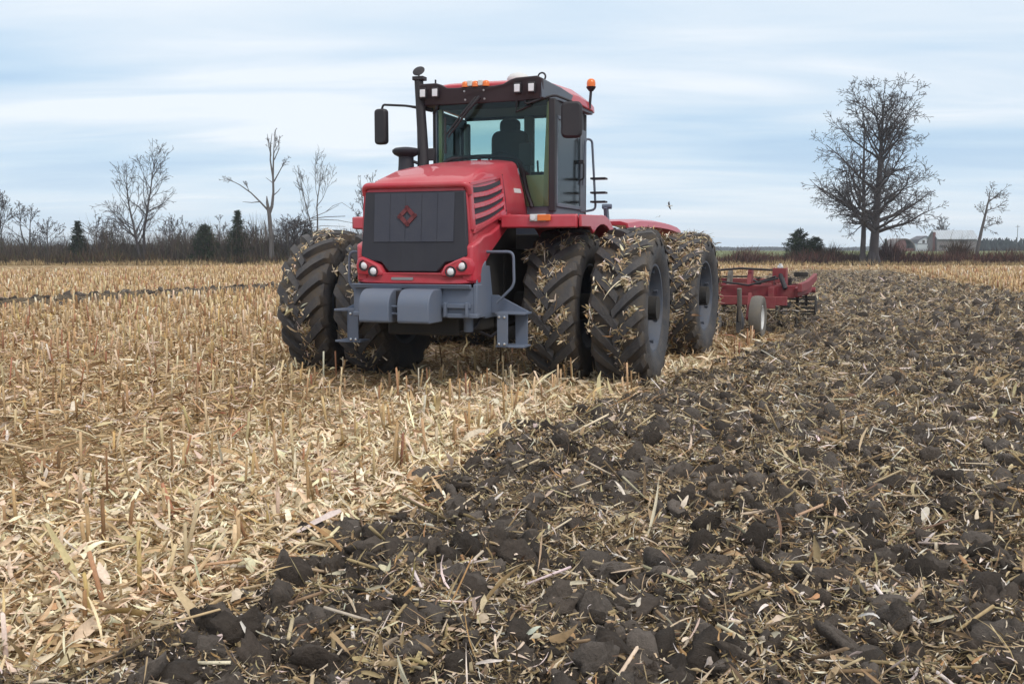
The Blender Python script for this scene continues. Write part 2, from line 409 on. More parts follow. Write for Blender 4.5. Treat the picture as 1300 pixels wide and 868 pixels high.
# ------------------------------------------------------------------ residue generators
def frames(yaw, pitch, roll):
    cy, sy = np.cos(yaw), np.sin(yaw); cp, sp = np.cos(pitch), np.sin(pitch); cr, sr = np.cos(roll), np.sin(roll)
    F = np.empty((len(yaw), 3, 3))
    F[:, 0, 0] = cy * cp; F[:, 1, 0] = sy * cp; F[:, 2, 0] = sp
    F[:, 0, 1] = -sy * cr + cy * -sp * -sr * -1; F[:, 1, 1] = cy * cr - sy * sp * sr * 1; F[:, 2, 1] = cp * sr
    F[:, :, 2] = np.cross(F[:, :, 0], F[:, :, 1])
    F[:, :, 1] = np.cross(F[:, :, 2], F[:, :, 0])
    F /= np.maximum(np.linalg.norm(F, axis=1, keepdims=True), 1e-6)
    return F

def ribbons(rng, P, F, L, W, curl, nseg, nv, C, fold=0.25, ground=False, base=False, ragged=0.0):
    """curled strips; P centres, F frames, C colours"""
    N = len(L); t = np.linspace(0, 1, nseg + 1)[None] - (0 if base else 0.5)
    k = np.where(np.abs(curl) < 0.05, 0.05, curl)[:, None]
    x = L[:, None] * np.sin(k * t) / k; z = L[:, None] * (1 - np.cos(k * t)) / k
    y = (rng.normal(0, 0.10, N) * L)[:, None] * (t * t) * 2
    tt = t if base else t + 0.5
    prof = np.clip(1 - np.abs(2 * tt - 0.8) ** 2.2 * 0.75, 0.12, 1)
    w = W[:, None] * prof * (1 + (rng.random((N, nseg + 1)) - 0.5) * ragged)
    tw = rng.normal(0, 1.1, N)[:, None] * t
    vs = np.array([-0.5, 0.5] if nv == 2 else [-0.5, 0, 0.5])
    fl = np.abs(vs) * 2 * fold * np.sign(rng.random(N) - 0.35)[:, None] if nv == 3 else np.zeros((N, nv))
    yy = y[:, :, None] + w[:, :, None] * (vs[None, None] * np.cos(tw)[:, :, None] - fl[:, None] * np.sin(tw)[:, :, None])
    zz = z[:, :, None] + w[:, :, None] * (vs[None, None] * np.sin(tw)[:, :, None] + fl[:, None] * np.cos(tw)[:, :, None])
    xx = np.broadcast_to(x[:, :, None], yy.shape)
    loc = np.stack([xx, yy, zz], -1).reshape(N, -1, 3)
    V = np.einsum('nij,nkj->nki', F, loc)
    if ground: V[:, :, 2] -= V[:, :, 2].min(1, keepdims=True) * ground
    V += P[:, None]
    m = (nseg + 1) * nv
    i = (np.arange(nseg)[:, None] * nv + np.arange(nv - 1)[None]).ravel()
    f = np.stack([i, i + nv, i + nv + 1, i + 1], -1)
    Fc = (np.arange(N)[:, None, None] * m + f[None]).reshape(-1, 4)
    shade = (0.86 + 0.28 * rng.random((N, nseg + 1)))[:, :, None].repeat(nv, 2).reshape(N, m, 1)
    Cc = np.clip(C[:, None] * shade, 0, 0.9)
    return V.reshape(-1, 3), Fc, Cc.reshape(-1, 3)

def stalks(rng, P, F, L, Rd, C, sides=6, base=False, ground=False):
    N = len(L); a = np.linspace(0, 2 * np.pi, sides, endpoint=False)
    ts = np.array([0, 0.5, 1.0]) - (0 if base else 0.5)
    rr = np.array([1.0, 1.0, 0.9])
    cutj = (rng.random((N, sides)) - 0.5) * 0.9
    loc = np.zeros((N, 3, sides, 3))
    for j in range(3):
        loc[:, j, :, 0] = (L * ts[j])[:, None] + (cutj * Rd[:, None] * 2.2 if j == 2 else 0)
        loc[:, j, :, 1] = np.cos(a)[None] * Rd[:, None] * rr[j]; loc[:, j, :, 2] = np.sin(a)[None] * Rd[:, None] * rr[j] * 0.85
    loc = loc.reshape(N, -1, 3)
    V = np.einsum('nij,nkj->nki', F, loc)
    if ground: V[:, :, 2] -= V[:, :, 2].min(1, keepdims=True) * ground
    V += P[:, None]
    m = 3 * sides
    q = np.array([(j * sides + k, j * sides + (k + 1) % sides, (j + 1) * sides + (k + 1) % sides, (j + 1) * sides + k) for j in range(2) for k in range(sides)])
    Fq = (np.arange(N)[:, None, None] * m + q[None]).reshape(-1, 4)
    cap = np.array([list(range(2 * sides, 3 * sides)), list(range(sides))[::-1]])
    Fc = (np.arange(N)[:, None, None] * m + cap[None]).reshape(-1, sides)
    Cc = np.repeat(C[:, None], m, 1); Cc[:, 2 * sides:] = np.clip(Cc[:, 2 * sides:] * 1.25, 0, 0.8)
    return V.reshape(-1, 3), Fq, Fc, Cc.reshape(-1, 3)

PAL_STUB = np.array([(0.64, 0.51, 0.32), (0.55, 0.42, 0.235), (0.47, 0.33, 0.165), (0.37, 0.245, 0.11), (0.72, 0.62, 0.46), (0.25, 0.15, 0.068), (0.33, 0.16, 0.085), (0.53, 0.37, 0.16)]) * np.array([1.0, 1.0, 1.12])
W_STUB = np.array([0.17, 0.22, 0.20, 0.15, 0.08, 0.13, 0.03, 0.05])
PAL_HUSK = np.array([(0.76, 0.66, 0.50), (0.68, 0.55, 0.38), (0.56, 0.43, 0.27), (0.46, 0.31, 0.17), (0.58, 0.42, 0.25)])
W_HUSK = np.array([0.36, 0.32, 0.18, 0.09, 0.05])
PAL_TILL = np.array([(0.44, 0.345, 0.19), (0.35, 0.26, 0.13), (0.25, 0.175, 0.085), (0.54, 0.45, 0.30), (0.15, 0.10, 0.055), (0.66, 0.58, 0.46), (0.36, 0.22, 0.09)]) * np.array([1.0, 1.02, 1.18])
W_TILL = np.array([0.20, 0.18, 0.18, 0.17, 0.14, 0.09, 0.04])
def pick(rng, n, pal, w):
    c = pal[rng.choice(len(pal), n, p=w / w.sum())]
    return np.clip(c * (0.8 + 0.4 * rng.random((n, 1))) * (1 + rng.normal(0, 0.04, (n, 3))), 0.02, 0.85)

def sample_field(rng, r0, r1, dens, fall, amax=33.0):
    """points on the ground ahead, dens(r)=dens*(r0ref/r)^fall with r0ref=8"""
    rs = np.linspace(r0, r1, 400); amx_ = lambda q: amax + 22 * np.exp(-(q - 2.6) / 5); dd = dens * np.minimum(1, (8.0 / rs) ** fall) * rs * 2 * np.radians(amx_(rs))
    cdf = np.concatenate([[0], np.cumsum((dd[1:] + dd[:-1]) / 2 * np.diff(rs))]); n = int(cdf[-1])
    r_ = np.interp(rng.random(n) * cdf[-1], cdf, rs); a = np.radians(amx_(r_)) * (2 * rng.random(n) - 1)
    return np.sin(a) * r_, np.cos(a) * r_, r_

def lay(rng, acc, x, y, r_, pal, w, Lm, Wm, lift, pitch_s, dark=None, big=0.0):
    n = len(x)
    if not n: return
    grow = np.clip(1 + (r_ - 8) * 0.035, 1, 2.4)
    L = np.clip(rng.lognormal(math.log(Lm), 0.55, n), 0.02, 0.29) * grow
    Wd = np.clip(rng.lognormal(math.log(Wm), 0.5, n), 0.003, 0.07) * grow
    if big:
        b = rng.random(n) < big; L[b] *= 1.5; Wd[b] = np.clip(Wd[b] * 2.4, 0.016, 0.052)
    z = H(x, y) + np.abs(rng.normal(0, lift, n))
    P = np.stack([x, y, z], -1)
    F = frames(rng.random(n) * 2 * np.pi, rng.normal(0, pitch_s, n), rng.normal(0, 0.6, n))
    C = pick(rng, n, pal, w)
    curl = rng.normal(0, 0.9, n)
    for sel, ns, nv in ((r_ < 7.5, 5, 3), ((r_ >= 7.5) & (r_ < 16), 3, 2), (r_ >= 16, 2, 2)):
        if sel.any():
            acc.add(*ribbons(rng, P[sel], F[sel], L[sel], Wd[sel], curl[sel], ns, nv, C[sel], ground=0.85, ragged=0.5))

def build_residue():
    rng = np.random.default_rng(7)
    # stubble side
    x, y, r_ = sample_field(rng, 2.6, 104, 1500, 1.9)
    t = tilled(x, y); tr = track(x, y); hk = husk_row(x, y)
    clump = fbm(x * 1.3, y * 1.3, 81, 3)
    keep = rng.random(len(x)) < (1 - t) * (1 - 0.72 * tr) * (0.30 + 1.35 * clump) * (1 + 0 * hk)
    x, y, r_, hk = x[keep], y[keep], r_[keep], hk[keep]
    acc = NP()
    h = rng.random(len(x)) < hk * 0.92
    lay(rng, acc, x[~h], y[~h], r_[~h], PAL_STUB, W_STUB, 0.092, 0.0092, 0.018, 0.32, big=0.075)
    lay(rng, acc, x[h], y[h], r_[h], PAL_HUSK, W_HUSK, 0.080, 0.013, 0.03, 0.42, big=0.08)
    # chopped stalk lengths lying about
    x, y, r_ = sample_field(rng, 2.6, 40, 36, 1.6)
    k = rng.random(len(x)) < (1 - tilled(x, y)); x, y, r_ = x[k], y[k], r_[k]; n = len(x)
    V, Fq, Fc, C = stalks(rng, np.stack([x, y, H(x, y) + 0.01 + np.abs(rng.normal(0, 0.015, n))], -1), frames(rng.random(n) * 6.28, rng.normal(0, 0.12, n), rng.random(n)),
                          np.clip(rng.lognormal(math.log(0.16), 0.5, n), 0.05, 0.5), rng.uniform(0.006, 0.012, n), pick(rng, n, PAL_STUB, W_STUB) * 0.9, ground=0.9)
    acc.add(V, Fq, C); acc.F.setdefault(6, []).append(Fc + acc.n - len(V))
    o = acc.build("corn_residue", M['straw'])
    tag(o, "pale chopped corn leaves and husks covering the stubble ground", None, kind="stuff")
    # tilled side
    x, y, r_ = sample_field(rng, 2.6, 90, 1900, 1.8)
    t = tilled(x, y); clump = fbm(x * 2.4, y * 2.4, 91, 3)
    keep = rng.random(len(x)) < t * np.clip((clump - 0.36) * 3.2 + 0.18 * sstep(7, 16, r_), 0.07, 1.0) * (1 - 0.95 * strip(x, y))
    x, y, r_ = x[keep], y[keep], r_[keep]
    acc = NP()
    lay(rng, acc, x, y, r_, PAL_TILL, W_TILL, 0.060, 0.0078, 0.024, 0.42, big=0.05)
    x, y, r_ = sample_field(rng, 2.6, 22, 2200, 1.6)
    k = rng.random(len(x)) < tilled(x, y) * (0.3 + 0.9 * fbm(x * 3.1, y * 3.1, 95, 2)); x, y, r_ = x[k], y[k], r_[k]
    lay(rng, acc, x, y, np.maximum(r_, 8), PAL_TILL, W_TILL, 0.028, 0.0045, 0.02, 0.5)
    x, y, r_ = sample_field(rng, 2.6, 40, 26, 1.5)
    k = rng.random(len(x)) < tilled(x, y); x, y, r_ = x[k], y[k], r_[k]; n = len(x)
    V, Fq, Fc, C = stalks(rng, np.stack([x, y, H(x, y) + 0.005 + np.abs(rng.normal(0, 0.015, n))], -1), frames(rng.random(n) * 6.28, rng.normal(0, 0.3, n), rng.random(n)),
                          np.clip(rng.lognormal(math.log(0.13), 0.5, n), 0.05, 0.45), rng.uniform(0.005, 0.010, n), pick(rng, n, PAL_TILL, W_TILL), ground=0.85)
    acc.add(V, Fq, C); acc.F.setdefault(6, []).append(Fc + acc.n - len(V))
    o = acc.build("tilled_residue", M['straw'])
    tag(o, "scraps of corn trash mixed into the dark tilled soil", None, kind="stuff")

def build_stubble():
    rng = np.random.default_rng(17)
    acc = NP()
    row, gap = 0.76, 0.145
    I, J = np.meshgrid(np.arange(-75, 40), np.arange(-40, 680))
    s = I.ravel() * row + 0.2; u = -J.ravel() * gap
    s = s + rng.normal(0, 0.03, len(s)); u = u + rng.normal(0, 0.06, len(u))
    x = s * AX[0] + u * FW[0]; y = s * AX[1] + u * FW[1] + 1.0
    r_ = np.hypot(x, y); ang = np.degrees(np.arctan2(x, y))
    k = (r_ > 2.6) & (r_ < 100) & (np.abs(ang) < 34 + 22 * np.exp(-(r_ - 2.6) / 5)) & (y > 0)
    k &= rng.random(len(x)) < np.where(r_ < 30, 0.92, 0.92 * (30 / np.maximum(r_, 1)) ** 0.8)
    # nothing stands where the wheels have rolled over it
    rel = np.stack([x + .447, y - 13.05], -1); uu = rel @ FW; ss = rel @ AX
    k &= ~((np.abs(ss) > 0.8) & (np.abs(ss) < 2.45) & (uu < 0.15) & (uu > -60))
    k &= ~((np.abs(ss) < 2.45) & (uu < -3.5) & (uu > -60))
    x, y, r_ = x[k], y[k], r_[k]
    k = rng.random(len(x)) < (1 - tilled(x, y)) ** 2 * (1 - 0.85 * track(x, y)); x, y, r_ = x[k], y[k], r_[k]
    n = len(x)
    L = np.clip(rng.normal(0.265, 0.07, n), 0.10, 0.42) * np.where(r_ > 30, 1.15, 1)
    Rd = rng.uniform(0.009, 0.0145, n) * np.clip(r_ / 14, 1, 2.2)
    yaw = rng.random(n) * 6.28; tilt = np.abs(rng.normal(0, 0.16, n))
    F = frames(yaw, np.pi / 2 - tilt, rng.random(n) * 6)
    C = pick(rng, n, PAL_STUB, np.array([0.08, 0.18, 0.26, 0.22, 0.02, 0.14, 0.06, 0.06])) * 0.9
    P = np.stack([x, y, H(x, y) - 0.02], -1)
    V, Fq, Fc, Cc = stalks(rng, P, F, L, Rd, C, base=True)
    acc.add(V, Fq, Cc); acc.F.setdefault(6, []).append(Fc + acc.n - len(V))
    # ragged leaf sheaths still hanging on the stubs
    for rep in range(4):
        k = (rng.random(n) < 0.7) & (r_ < 45); m = k.sum()
        ya = rng.random(m) * 6.28
        Pp = P[k] + F[k][:, :, 0] * (L[k] * rng.uniform(0.3, 0.95, m))[:, None]
        Fr = frames(ya, rng.uniform(0.1, 1.35, m), rng.normal(0, 0.5, m))
        acc.add(*ribbons(rng, Pp, Fr, np.clip(rng.lognormal(math.log(0.10), 0.5, m), 0.03, 0.3), np.clip(rng.lognormal(math.log(0.012), 0.5, m), 0.004, 0.04), -np.abs(rng.normal(1.0, 0.8, m)), 4, 2, pick(rng, m, PAL_HUSK, W_HUSK), base=True, ragged=0.5))
    o = acc.build("corn_stubble", M['straw'])
    tag(o, "short cut corn stalks standing in rows across the stubble", None, kind="stuff")

def build_clods():
    import bmesh
    rng = np.random.default_rng(27)
    def ico(sub):
        bm = bmesh.new(); bmesh.ops.create_icosphere(bm, subdivisions=sub, radius=1)
        v = np.array([q.co[:] for q in bm.verts]); f = np.array([[q.index for q in p.verts] for p in bm.faces]); bm.free(); return v, f
    acc = NP(); tops = []
    for r0, r1, dens, fall, sub, smin, smax in ((2.6, 9, 80, 0.2, 3, 0.026, 0.066), (2.6, 9, 1100, 0.3, 2, 0.006, 0.026), (9, 20, 260, 1.0, 2, 0.013, 0.065), (20, 75, 70, 1.4, 1, 0.025, 0.08)):
        bv, bf = ico(sub)
        x, y, r_ = sample_field(rng, r0, r1, dens, fall)
        cl = fbm(x * 1.7, y * 1.7, 101, 3)
        k = rng.random(len(x)) < tilled(x, y) * np.clip((0.62 - cl) * 4 + 0.5, 0.1, 1); x, y, r_ = x[k], y[k], r_[k]; n = len(x)
        size = np.clip(smin * (1 - rng.random(n)) ** -0.6, smin, smax) * np.clip(r_ / 14, 1, 1.5)
        sc = size[:, None] * rng.uniform(0.65, 1.35, (n, 3)); sc[:, 2] *= 0.62
        q = np.linalg.qr(rng.normal(size=(n, 3, 3)))[0]
        V = np.repeat(bv[None], n, 0) 
        off = rng.random((n, 1, 3)) * 100
        for _ in range(8):                      # sheared, broken faces
            pn = rng.normal(size=(n, 3)); pn /= np.linalg.norm(pn, axis=1, keepdims=True); pd = rng.uniform(0.42, 0.85, n)
            dt = np.einsum('nij,nj->ni', V, pn)
            V = V * np.where(dt > pd[:, None], pd[:, None] / np.maximum(dt, 1e-3), 1)[..., None]
        V = V * 1.3
        d = np.zeros((n, len(bv)))
        for fr, am in ((1.6, 0.4), (3.4, 0.5), (7.0, 0.5), (13.0, 0.4)):
            p3 = V * fr + off
            d += am * (0.25 - np.abs(vnoise(p3[..., 0] + p3[..., 2] * 0.71, p3[..., 1] - p3[..., 2] * 0.63, 7) - 0.5)) + am * (0.25 - np.abs(vnoise(p3[..., 2] * 1.1 + 31, p3[..., 0] * 0.9 - p3[..., 1] * .4, 9) - 0.5))
        V = V * (1 + d)[..., None]
        V = np.einsum('nij,nkj->nki', q, V * sc[:, None])
        z = H(x, y) + size * 0.02
        if r0 < 15: tops.append(np.stack([x, y, z, size], -1))
        V += np.stack([x, y, z], -1)[:, None]
        base = np.array([(0.066, 0.053, 0.045), (0.084, 0.069, 0.059), (0.046, 0.037, 0.031), (0.115, 0.098, 0.087)])[rng.integers(0, 4, n)] * (0.8 + 0.5 * rng.random((n, 1)))
        F = (np.arange(n)[:, None, None] * len(bv) + bf[None]).reshape(-1, 3)
        acc.add(V.reshape(-1, 3), F, np.repeat(base[:, None], len(bv), 1).reshape(-1, 3))
    m, nn, l, b = new_mat("soil_clod")
    at = nn.new("ShaderNodeAttribute"); at.attribute_name = "col"; geo = nn.new("ShaderNodeNewGeometry")
    nz = nn.new("ShaderNodeTexNoise"); nz.inputs["Scale"].default_value = 45; nz.inputs["Detail"].default_value = 8; nz.inputs["Roughness"].default_value = 0.7; l.new(geo.outputs["Position"], nz.inputs["Vector"])
    mr = nn.new("ShaderNodeMapRange"); mr.inputs[3].default_value = 0.35; mr.inputs[4].default_value = 1.65; l.new(nz.outputs["Fac"], mr.inputs[0])
    mx = nn.new("ShaderNodeMix"); mx.data_type = 'RGBA'; mx.blend_type = 'MULTIPLY'; mx.inputs[0].default_value = 1
    l.new(at.outputs["Color"], mx.inputs[6]); l.new(mr.outputs[0], mx.inputs[7]); l.new(mx.outputs[2], b.inputs["Base Color"])
    b.inputs["Roughness"].default_value = 0.85; b.inputs["Specular IOR Level"].default_value = 0.3
    bp = nn.new("ShaderNodeBump"); bp.inputs["Strength"].default_value = 0.9; bp.inputs["Distance"].default_value = 0.03
    l.new(nz.outputs["Fac"], bp.inputs["Height"]); l.new(bp.outputs[0], b.inputs["Normal"])
    # scraps lying on top of the clods
    tp = np.concatenate(tops); tp = tp[tp[:, 3] > 0.014]; tp = np.repeat(tp, 2, 0); n = len(tp)
    off = rng.normal(0, 0.6, (n, 2)) * tp[:, 3:4]; r_ = np.hypot(tp[:, 0], tp[:, 1])
    P = np.stack([tp[:, 0] + off[:, 0], tp[:, 1] + off[:, 1], tp[:, 2] + tp[:, 3] * rng.uniform(0.3, 0.8, n)], -1)
    ac2 = NP(); gw = np.clip(1 + (r_ - 8) * .035, 1, 1.6)
    ac2.add(*ribbons(rng, P, frames(rng.random(n) * 6.28, rng.normal(0, .35, n), rng.normal(0, .5, n)), np.clip(rng.lognormal(math.log(.045), .5, n), .015, .2) * gw, np.clip(rng.lognormal(math.log(.006), .5, n), .002, .03) * gw, rng.normal(0, .9, n), 3, 2, pick(rng, n, PAL_TILL, W_TILL), ragged=.5))
    tag(ac2.build("clod_scraps", M['straw']), "thin corn scraps lying over the turned clods", None, kind="stuff")
    o = acc.build("soil_clods", m, smooth=False)
    tag(o, "dark broken clods of freshly turned soil", None, kind="stuff")

build_residue(); build_stubble(); build_clods()

# ------------------------------------------------------------------ tractor (local axes: x forward, y to its left, z up; origin under the front axle)
def tpath(pts, r, n=10, rad=0.0, steps=4):
    """polyline with rounded corners"""
    P = [Vector(p) for p in pts]
    if not rad: return P
    out = [P[0]]
    for i in range(1, len(P) - 1):
        a = (P[i - 1] - P[i]); b = (P[i + 1] - P[i]); d = min(rad, a.length * .45, b.length * .45)
        A = P[i] + a.normalized() * d; B = P[i] + b.normalized() * d
        for k in range(steps + 1):
            t = k / steps; out.append(A * (1 - t) ** 2 + P[i] * 2 * t * (1 - t) + B * t * t)
    out.append(P[-1]); return out

def make_tyre(TR=0.99, lugs=18):
    mb = MB()
    half = [(0.53, 0.265), (0.56, 0.295), (0.63, 0.325), (0.72, 0.343), (0.80, 0.340), (0.855, 0.325), (0.880, 0.295), (0.896, 0.24), (0.913, 0.13), (0.918, 0.0)]
    prof = half + [(r_, -y) for r_, y in half[-2::-1]]
    mb.lathe(prof, 96)
    def rc(y): return np.interp(abs(y), [0, 0.13, 0.24, 0.295, 0.325, 0.340], [0.918, 0.913, 0.896, 0.880, 0.855, 0.80]) - 0.012
    for sg in (1, -1):
        for k in range(lugs):
            ph0 = 2 * math.pi * (k + (0.5 if sg < 0 else 0)) / lugs
            secs = []
            for q in (0, 0.12, 0.3, 0.5, 0.7, 0.86, 0.96, 1.03):
                y = -0.03 + 0.362 * q; ph = ph0 + 0.40 * (q ** 0.9)
                rb = rc(y); top = rb + (0.095 if q < 0.9 else 0.095 - 0.34 * (q - 0.9)); 
                if q > 1: top = rb + 0.012
                hw, tw = 0.060 + 0.014 * q, 0.036 + 0.014 * q
                # direction of the lug is about 45 deg: widen along the tread circumference
                pts = []
                for w_, r_ in ((-hw, rb), (-tw, top), (tw, top), (hw, rb)):
                    a = ph + w_ * 1.15 / 0.95
                    pts.append((r_ * math.cos(a), sg * (y - w_ * 0.25), r_ * math.sin(a)))
                secs.append(pts)
            mb.loft(secs)
    return mb

def make_rim():
    mb = MB()
    mb.lathe([(0.50, -0.262), (0.545, -0.285), (0.56, -0.27), (0.53, -0.25), (0.50, -0.2), (0.475, -0.1), (0.47, 0.05), (0.495, 0.2), (0.53, 0.25), (0.56, 0.27), (0.553, 0.288), (0.525, 0.285), (0.505, 0.25), (0.475, 0.19), (0.455, 0.14), (0.445, 0.135), (0.435, 0.02), (0.41, 0.0), (0.40, -0.10), (0.36, -0.12), (0.22, -0.135), (0.205, -0.05), (0.17, -0.03), (0.0, -0.025)], 64)
    for k in range(10):
        a = 2 * math.pi * k / 10
        mb.lathe([(0.0, -0.09), (0.018, -0.09), (0.018, -0.13), (0.0, -0.13)], 6, (0.29 * math.cos(a), 0, 0.29 * math.sin(a)))
    for k in range(8):
        a = 2 * math.pi * (k + .3) / 8
        mb.box((0.478 * math.cos(a), 0.215, 0.478 * math.sin(a)), (0.04, 0.05, 0.03), (0, -a, 0))
    return mb

tyre_mesh = None
def tyre_straw(seed, n_clump, n_each, spread, pal=PAL_TILL, wts=W_TILL, inner=False):
    """trash caught between the lugs"""
    rng = np.random.default_rng(seed)
    ph = rng.random(n_clump) * 2 * np.pi
    yy = np.clip(rng.normal(0, 0.15, n_clump), -0.31, 0.31)
    n = rng.poisson(n_each, n_clump) + 1
    ph = np.repeat(ph, n); yy = np.repeat(yy, n); N = len(ph)
    a = ph + rng.normal(0, spread, N); y = np.clip(yy + rng.normal(0, spread * 0.9, N), -0.35, 0.35)
    rr = np.interp(np.abs(y), [0, 0.2, 0.36], [0.925, 0.915, 0.885]) + np.abs(rng.normal(0.03, 0.035, N))
    P = np.stack([rr * np.cos(a), y, rr * np.sin(a)], -1)
    rad = np.stack([np.cos(a), 0 * a, np.sin(a)], -1); tan = np.stack([-np.sin(a), 0 * a, np.cos(a)], -1); lat = np.tile([[0, 1.0, 0]], (N, 1))
    th = rng.random(N) * 2 * np.pi; el = rng.normal(0.1, 0.35, N)
    d = tan * np.cos(th)[:, None] + lat * np.sin(th)[:, None]; d = d * np.cos(el)[:, None] + rad * np.sin(el)[:, None]
    w = np.cross(rad, d); w /= np.linalg.norm(w, axis=1, keepdims=True); up = np.cross(d, w)
    F = np.stack([d, w, up], -1)
    acc = NP()
    acc.add(*ribbons(rng, P, F, np.clip(rng.lognormal(math.log(0.088), 0.5, N), 0.03, 0.34), np.clip(rng.lognormal(math.log(0.0115), 0.5, N), 0.004, 0.05), -rng.normal(0.9, 0.6, N), 5, 2, pick(rng, N, pal, wts), ragged=0.4))
    return acc

ART = R(4.0)
HINGE = Vector((-1.875, 0, 0))
M_REAR = Matrix.Translation(HINGE) @ Matrix.Rotation(-ART, 4, 'Z') @ Matrix.Translation(-HINGE)

def build_tractor():
    T = empty("tractor", (-.447, 13.05, -0.025), -(math.pi / 2 + PSI))
    tag(T, "red articulated tractor on eight tall dual tyres caked with straw, driving across the stubble", "tractor")
    S = 0.0
    # ---- wheels
    tm = make_tyre(); rm = make_rim()
    t0 = tm.build("tyre", M['tyre'], None, smooth=30); r0 = rm.build("wheel", M['rim'], None, smooth=30)
    bt, brm = t0.data, r0.data
    bpy.data.objects.remove(t0); bpy.data.objects.remove(r0)
    rnd = random.Random(3)
    spots = []
    for rear in (0, 1):
        for sd in (1, -1):
            for j, s in enumerate((2.07, 1.235) if sd > 0 else (2.17, 1.33)):
                spots.append((rear, sd, j, s))
    for i, (rear, sd, j, s) in enumerate(spots):
        w = bpy.data.objects.new("wheel", brm); COL.objects.link(w); w.parent = T
        p = Vector((0 if not rear else -3.75, sd * s, 0.962))
        rz = 0
        if rear: p = M_REAR @ p; rz = -ART
        w.location = p; w.rotation_mode = 'YXZ'
        w.rotation_euler = (0, rnd.random() * 6, rz); w.scale = (1, sd, 1)
        ty = bpy.data.objects.new("tyre", bt); COL.objects.link(ty); ty.parent = w
        if rear: acc = tyre_straw(100 + i, 300, 20, 0.10)
        else: acc = tyre_straw(100 + i, 100 if sd > 0 else 66, 30, 0.045, np.vstack([PAL_TILL, PAL_HUSK]), np.concatenate([W_TILL, W_HUSK * 0.3]))
        so = acc.build("caught_straw", M['straw'], w); tag(so, kind="stuff")
        if rear:
            w["label"] = "rear wheel wrapped in matted corn trash" if j == 0 else "inner rear wheel wrapped in corn trash"
        else:
            w["label"] = "outer front wheel with straw between the lugs" if j == 0 else "inner front wheel behind the step"
    # ---- hood
    us = np.linspace(1.98, -0.16, 24); secs = []
    for u in us:
        zt = np.interp(u, [-0.16, 0.6, 1.0, 1.33, 1.77, 1.92, 1.98], [2.84, 2.755, 2.69, 2.63, 2.50, 2.44, 2.385])
        wt = np.interp(u, [-0.16, 0.5, 1.95], [0.50, 0.58, 0.62])
        zl = np.interp(u, [-0.16, 0.3, 0.67, 1.23, 1.68, 1.98], [2.1, 2.1, 2.02, 1.77, 1.59, 1.42])
        wl = np.interp(u, [-0.16, 0.6, 1.98], [0.64, 0.665, 0.685])
        r_ = 0.10
        h = [(wl, zl), (wl - (wl - wt) * 0.35, zl + (zt - r_ - zl) * 0.5), (wt + 0.008, zt - r_)]
        for k in range(1, 6):
            a = R(90 * k / 5); h.append((wt - r_ + r_ * math.cos(a), zt - r_ + r_ * math.sin(a)))
        h += [(wt * 0.5, zt + 0.02), (0, zt + 0.03)]
        sec = [(u, y, z) for y, z in h] + [(u, -y, z) for y, z in h[-2::-1]]
        secs.append(sec)
    hood = MB().loft(secs, closed=False, caps=False)
    hood.f.append(tuple(range(len(secs[0]))))
    ho = hood.build("hood", M['red'], T, smooth=50)
    sm = ho.modifiers.new("solid", 'SOLIDIFY'); sm.thickness = 0.02; sm.offset = -1
    # front lip of the hood
    lip = MB()
    pts = [(1.93, -0.64, 2.30), (1.965, -0.635, 2.385), (1.99, -0.585, 2.405), (1.995, 0.585, 2.405), (1.965, 0.635, 2.385), (1.93, 0.64, 2.30)]
    lip.tube(tpath(pts, 0.03, rad=0.06), 0.038, 10)
    lip.build("hood_lip", M['red'], ho, smooth=60)
    for sg in (1, -1):
        # louvred side vent
        lv = MB()
        def side(u, z, off):
            zt = np.interp(u, [-0.16, 0.6, 1.0, 1.33, 1.77, 1.92, 1.98], [2.84, 2.755, 2.69, 2.63, 2.50, 2.44, 2.385])
            zl = np.interp(u, [-0.16, 0.3, 0.67, 1.23, 1.68, 1.98], [2.1, 2.1, 2.02, 1.77, 1.59, 1.42])
            wt = np.interp(u, [-0.16, 0.5, 1.95], [0.50, 0.58, 0.62]); wl = np.interp(u, [-0.16, 0.6, 1.98], [0.64, 0.665, 0.685])
            t = np.clip((z - zl) / (zt - 0.1 - zl), 0, 1)
            return (u, sg * (np.interp(t, [0, .5, 1], [wl, wl - (wl - wt) * .35, wt + .008]) + off), z)
        fr = MB(); sl = MB()
        def slab(mb, quad, o0, o1):
            a = [side(u, z, o0) for u, z in quad]; b_ = [side(u, z, o1) for u, z in quad]
            n_ = len(quad); mb.add(a + b_, [tuple(range(n_)), tuple(range(n_, 2 * n_))[::-1]] + [(i, n_ + i, n_ + (i + 1) % n_, (i + 1) % n_) for i in range(n_)])
        uF, uB = 1.86, 0.86
        zF = lambda t: 1.93 + t * (2.41 - 1.93); zB = lambda t: 2.16 + t * (2.55 - 2.16)
        for k in range(4):
            t0, t1 = k / 4 + 0.02, (k + 1) / 4 - 0.075
            n_ = 6; top = []; bot = []
            for q in range(n_ + 1):
                f = q / n_; u = uF + (uB - uF) * f; bow = 0.022 * math.sin(math.pi * f)
                top.append((u, zF(t1) * (1 - f) + zB(t1) * f - bow)); bot.append((u, zF(t0) * (1 - f) + zB(t0) * f - bow))
            for q in range(n_):
                slab(lv, [bot[q], bot[q + 1], top[q + 1], top[q]], -0.01, 0.006)
                slab(sl, [(bot[q][0], bot[q][1] - 0.040), (bot[q + 1][0], bot[q + 1][1] - 0.040), (bot[q + 1][0], bot[q + 1][1] + 0.012), (bot[q][0], bot[q][1] + 0.012)], -0.005, 0.034)
        slab(fr, [(uF + 0.085, zF(-0.06)), (uF + 0.0, zF(-0.04)), (uF + 0.0, zF(1.0)), (uF + 0.085, zF(0.96))], -0.005, 0.028)
        slab(fr, [(uB, zB(-0.02)), (uB - 0.07, zB(0.02)), (uB - 0.07, zB(1.08)), (uB, zB(1.04))], -0.005, 0.022)
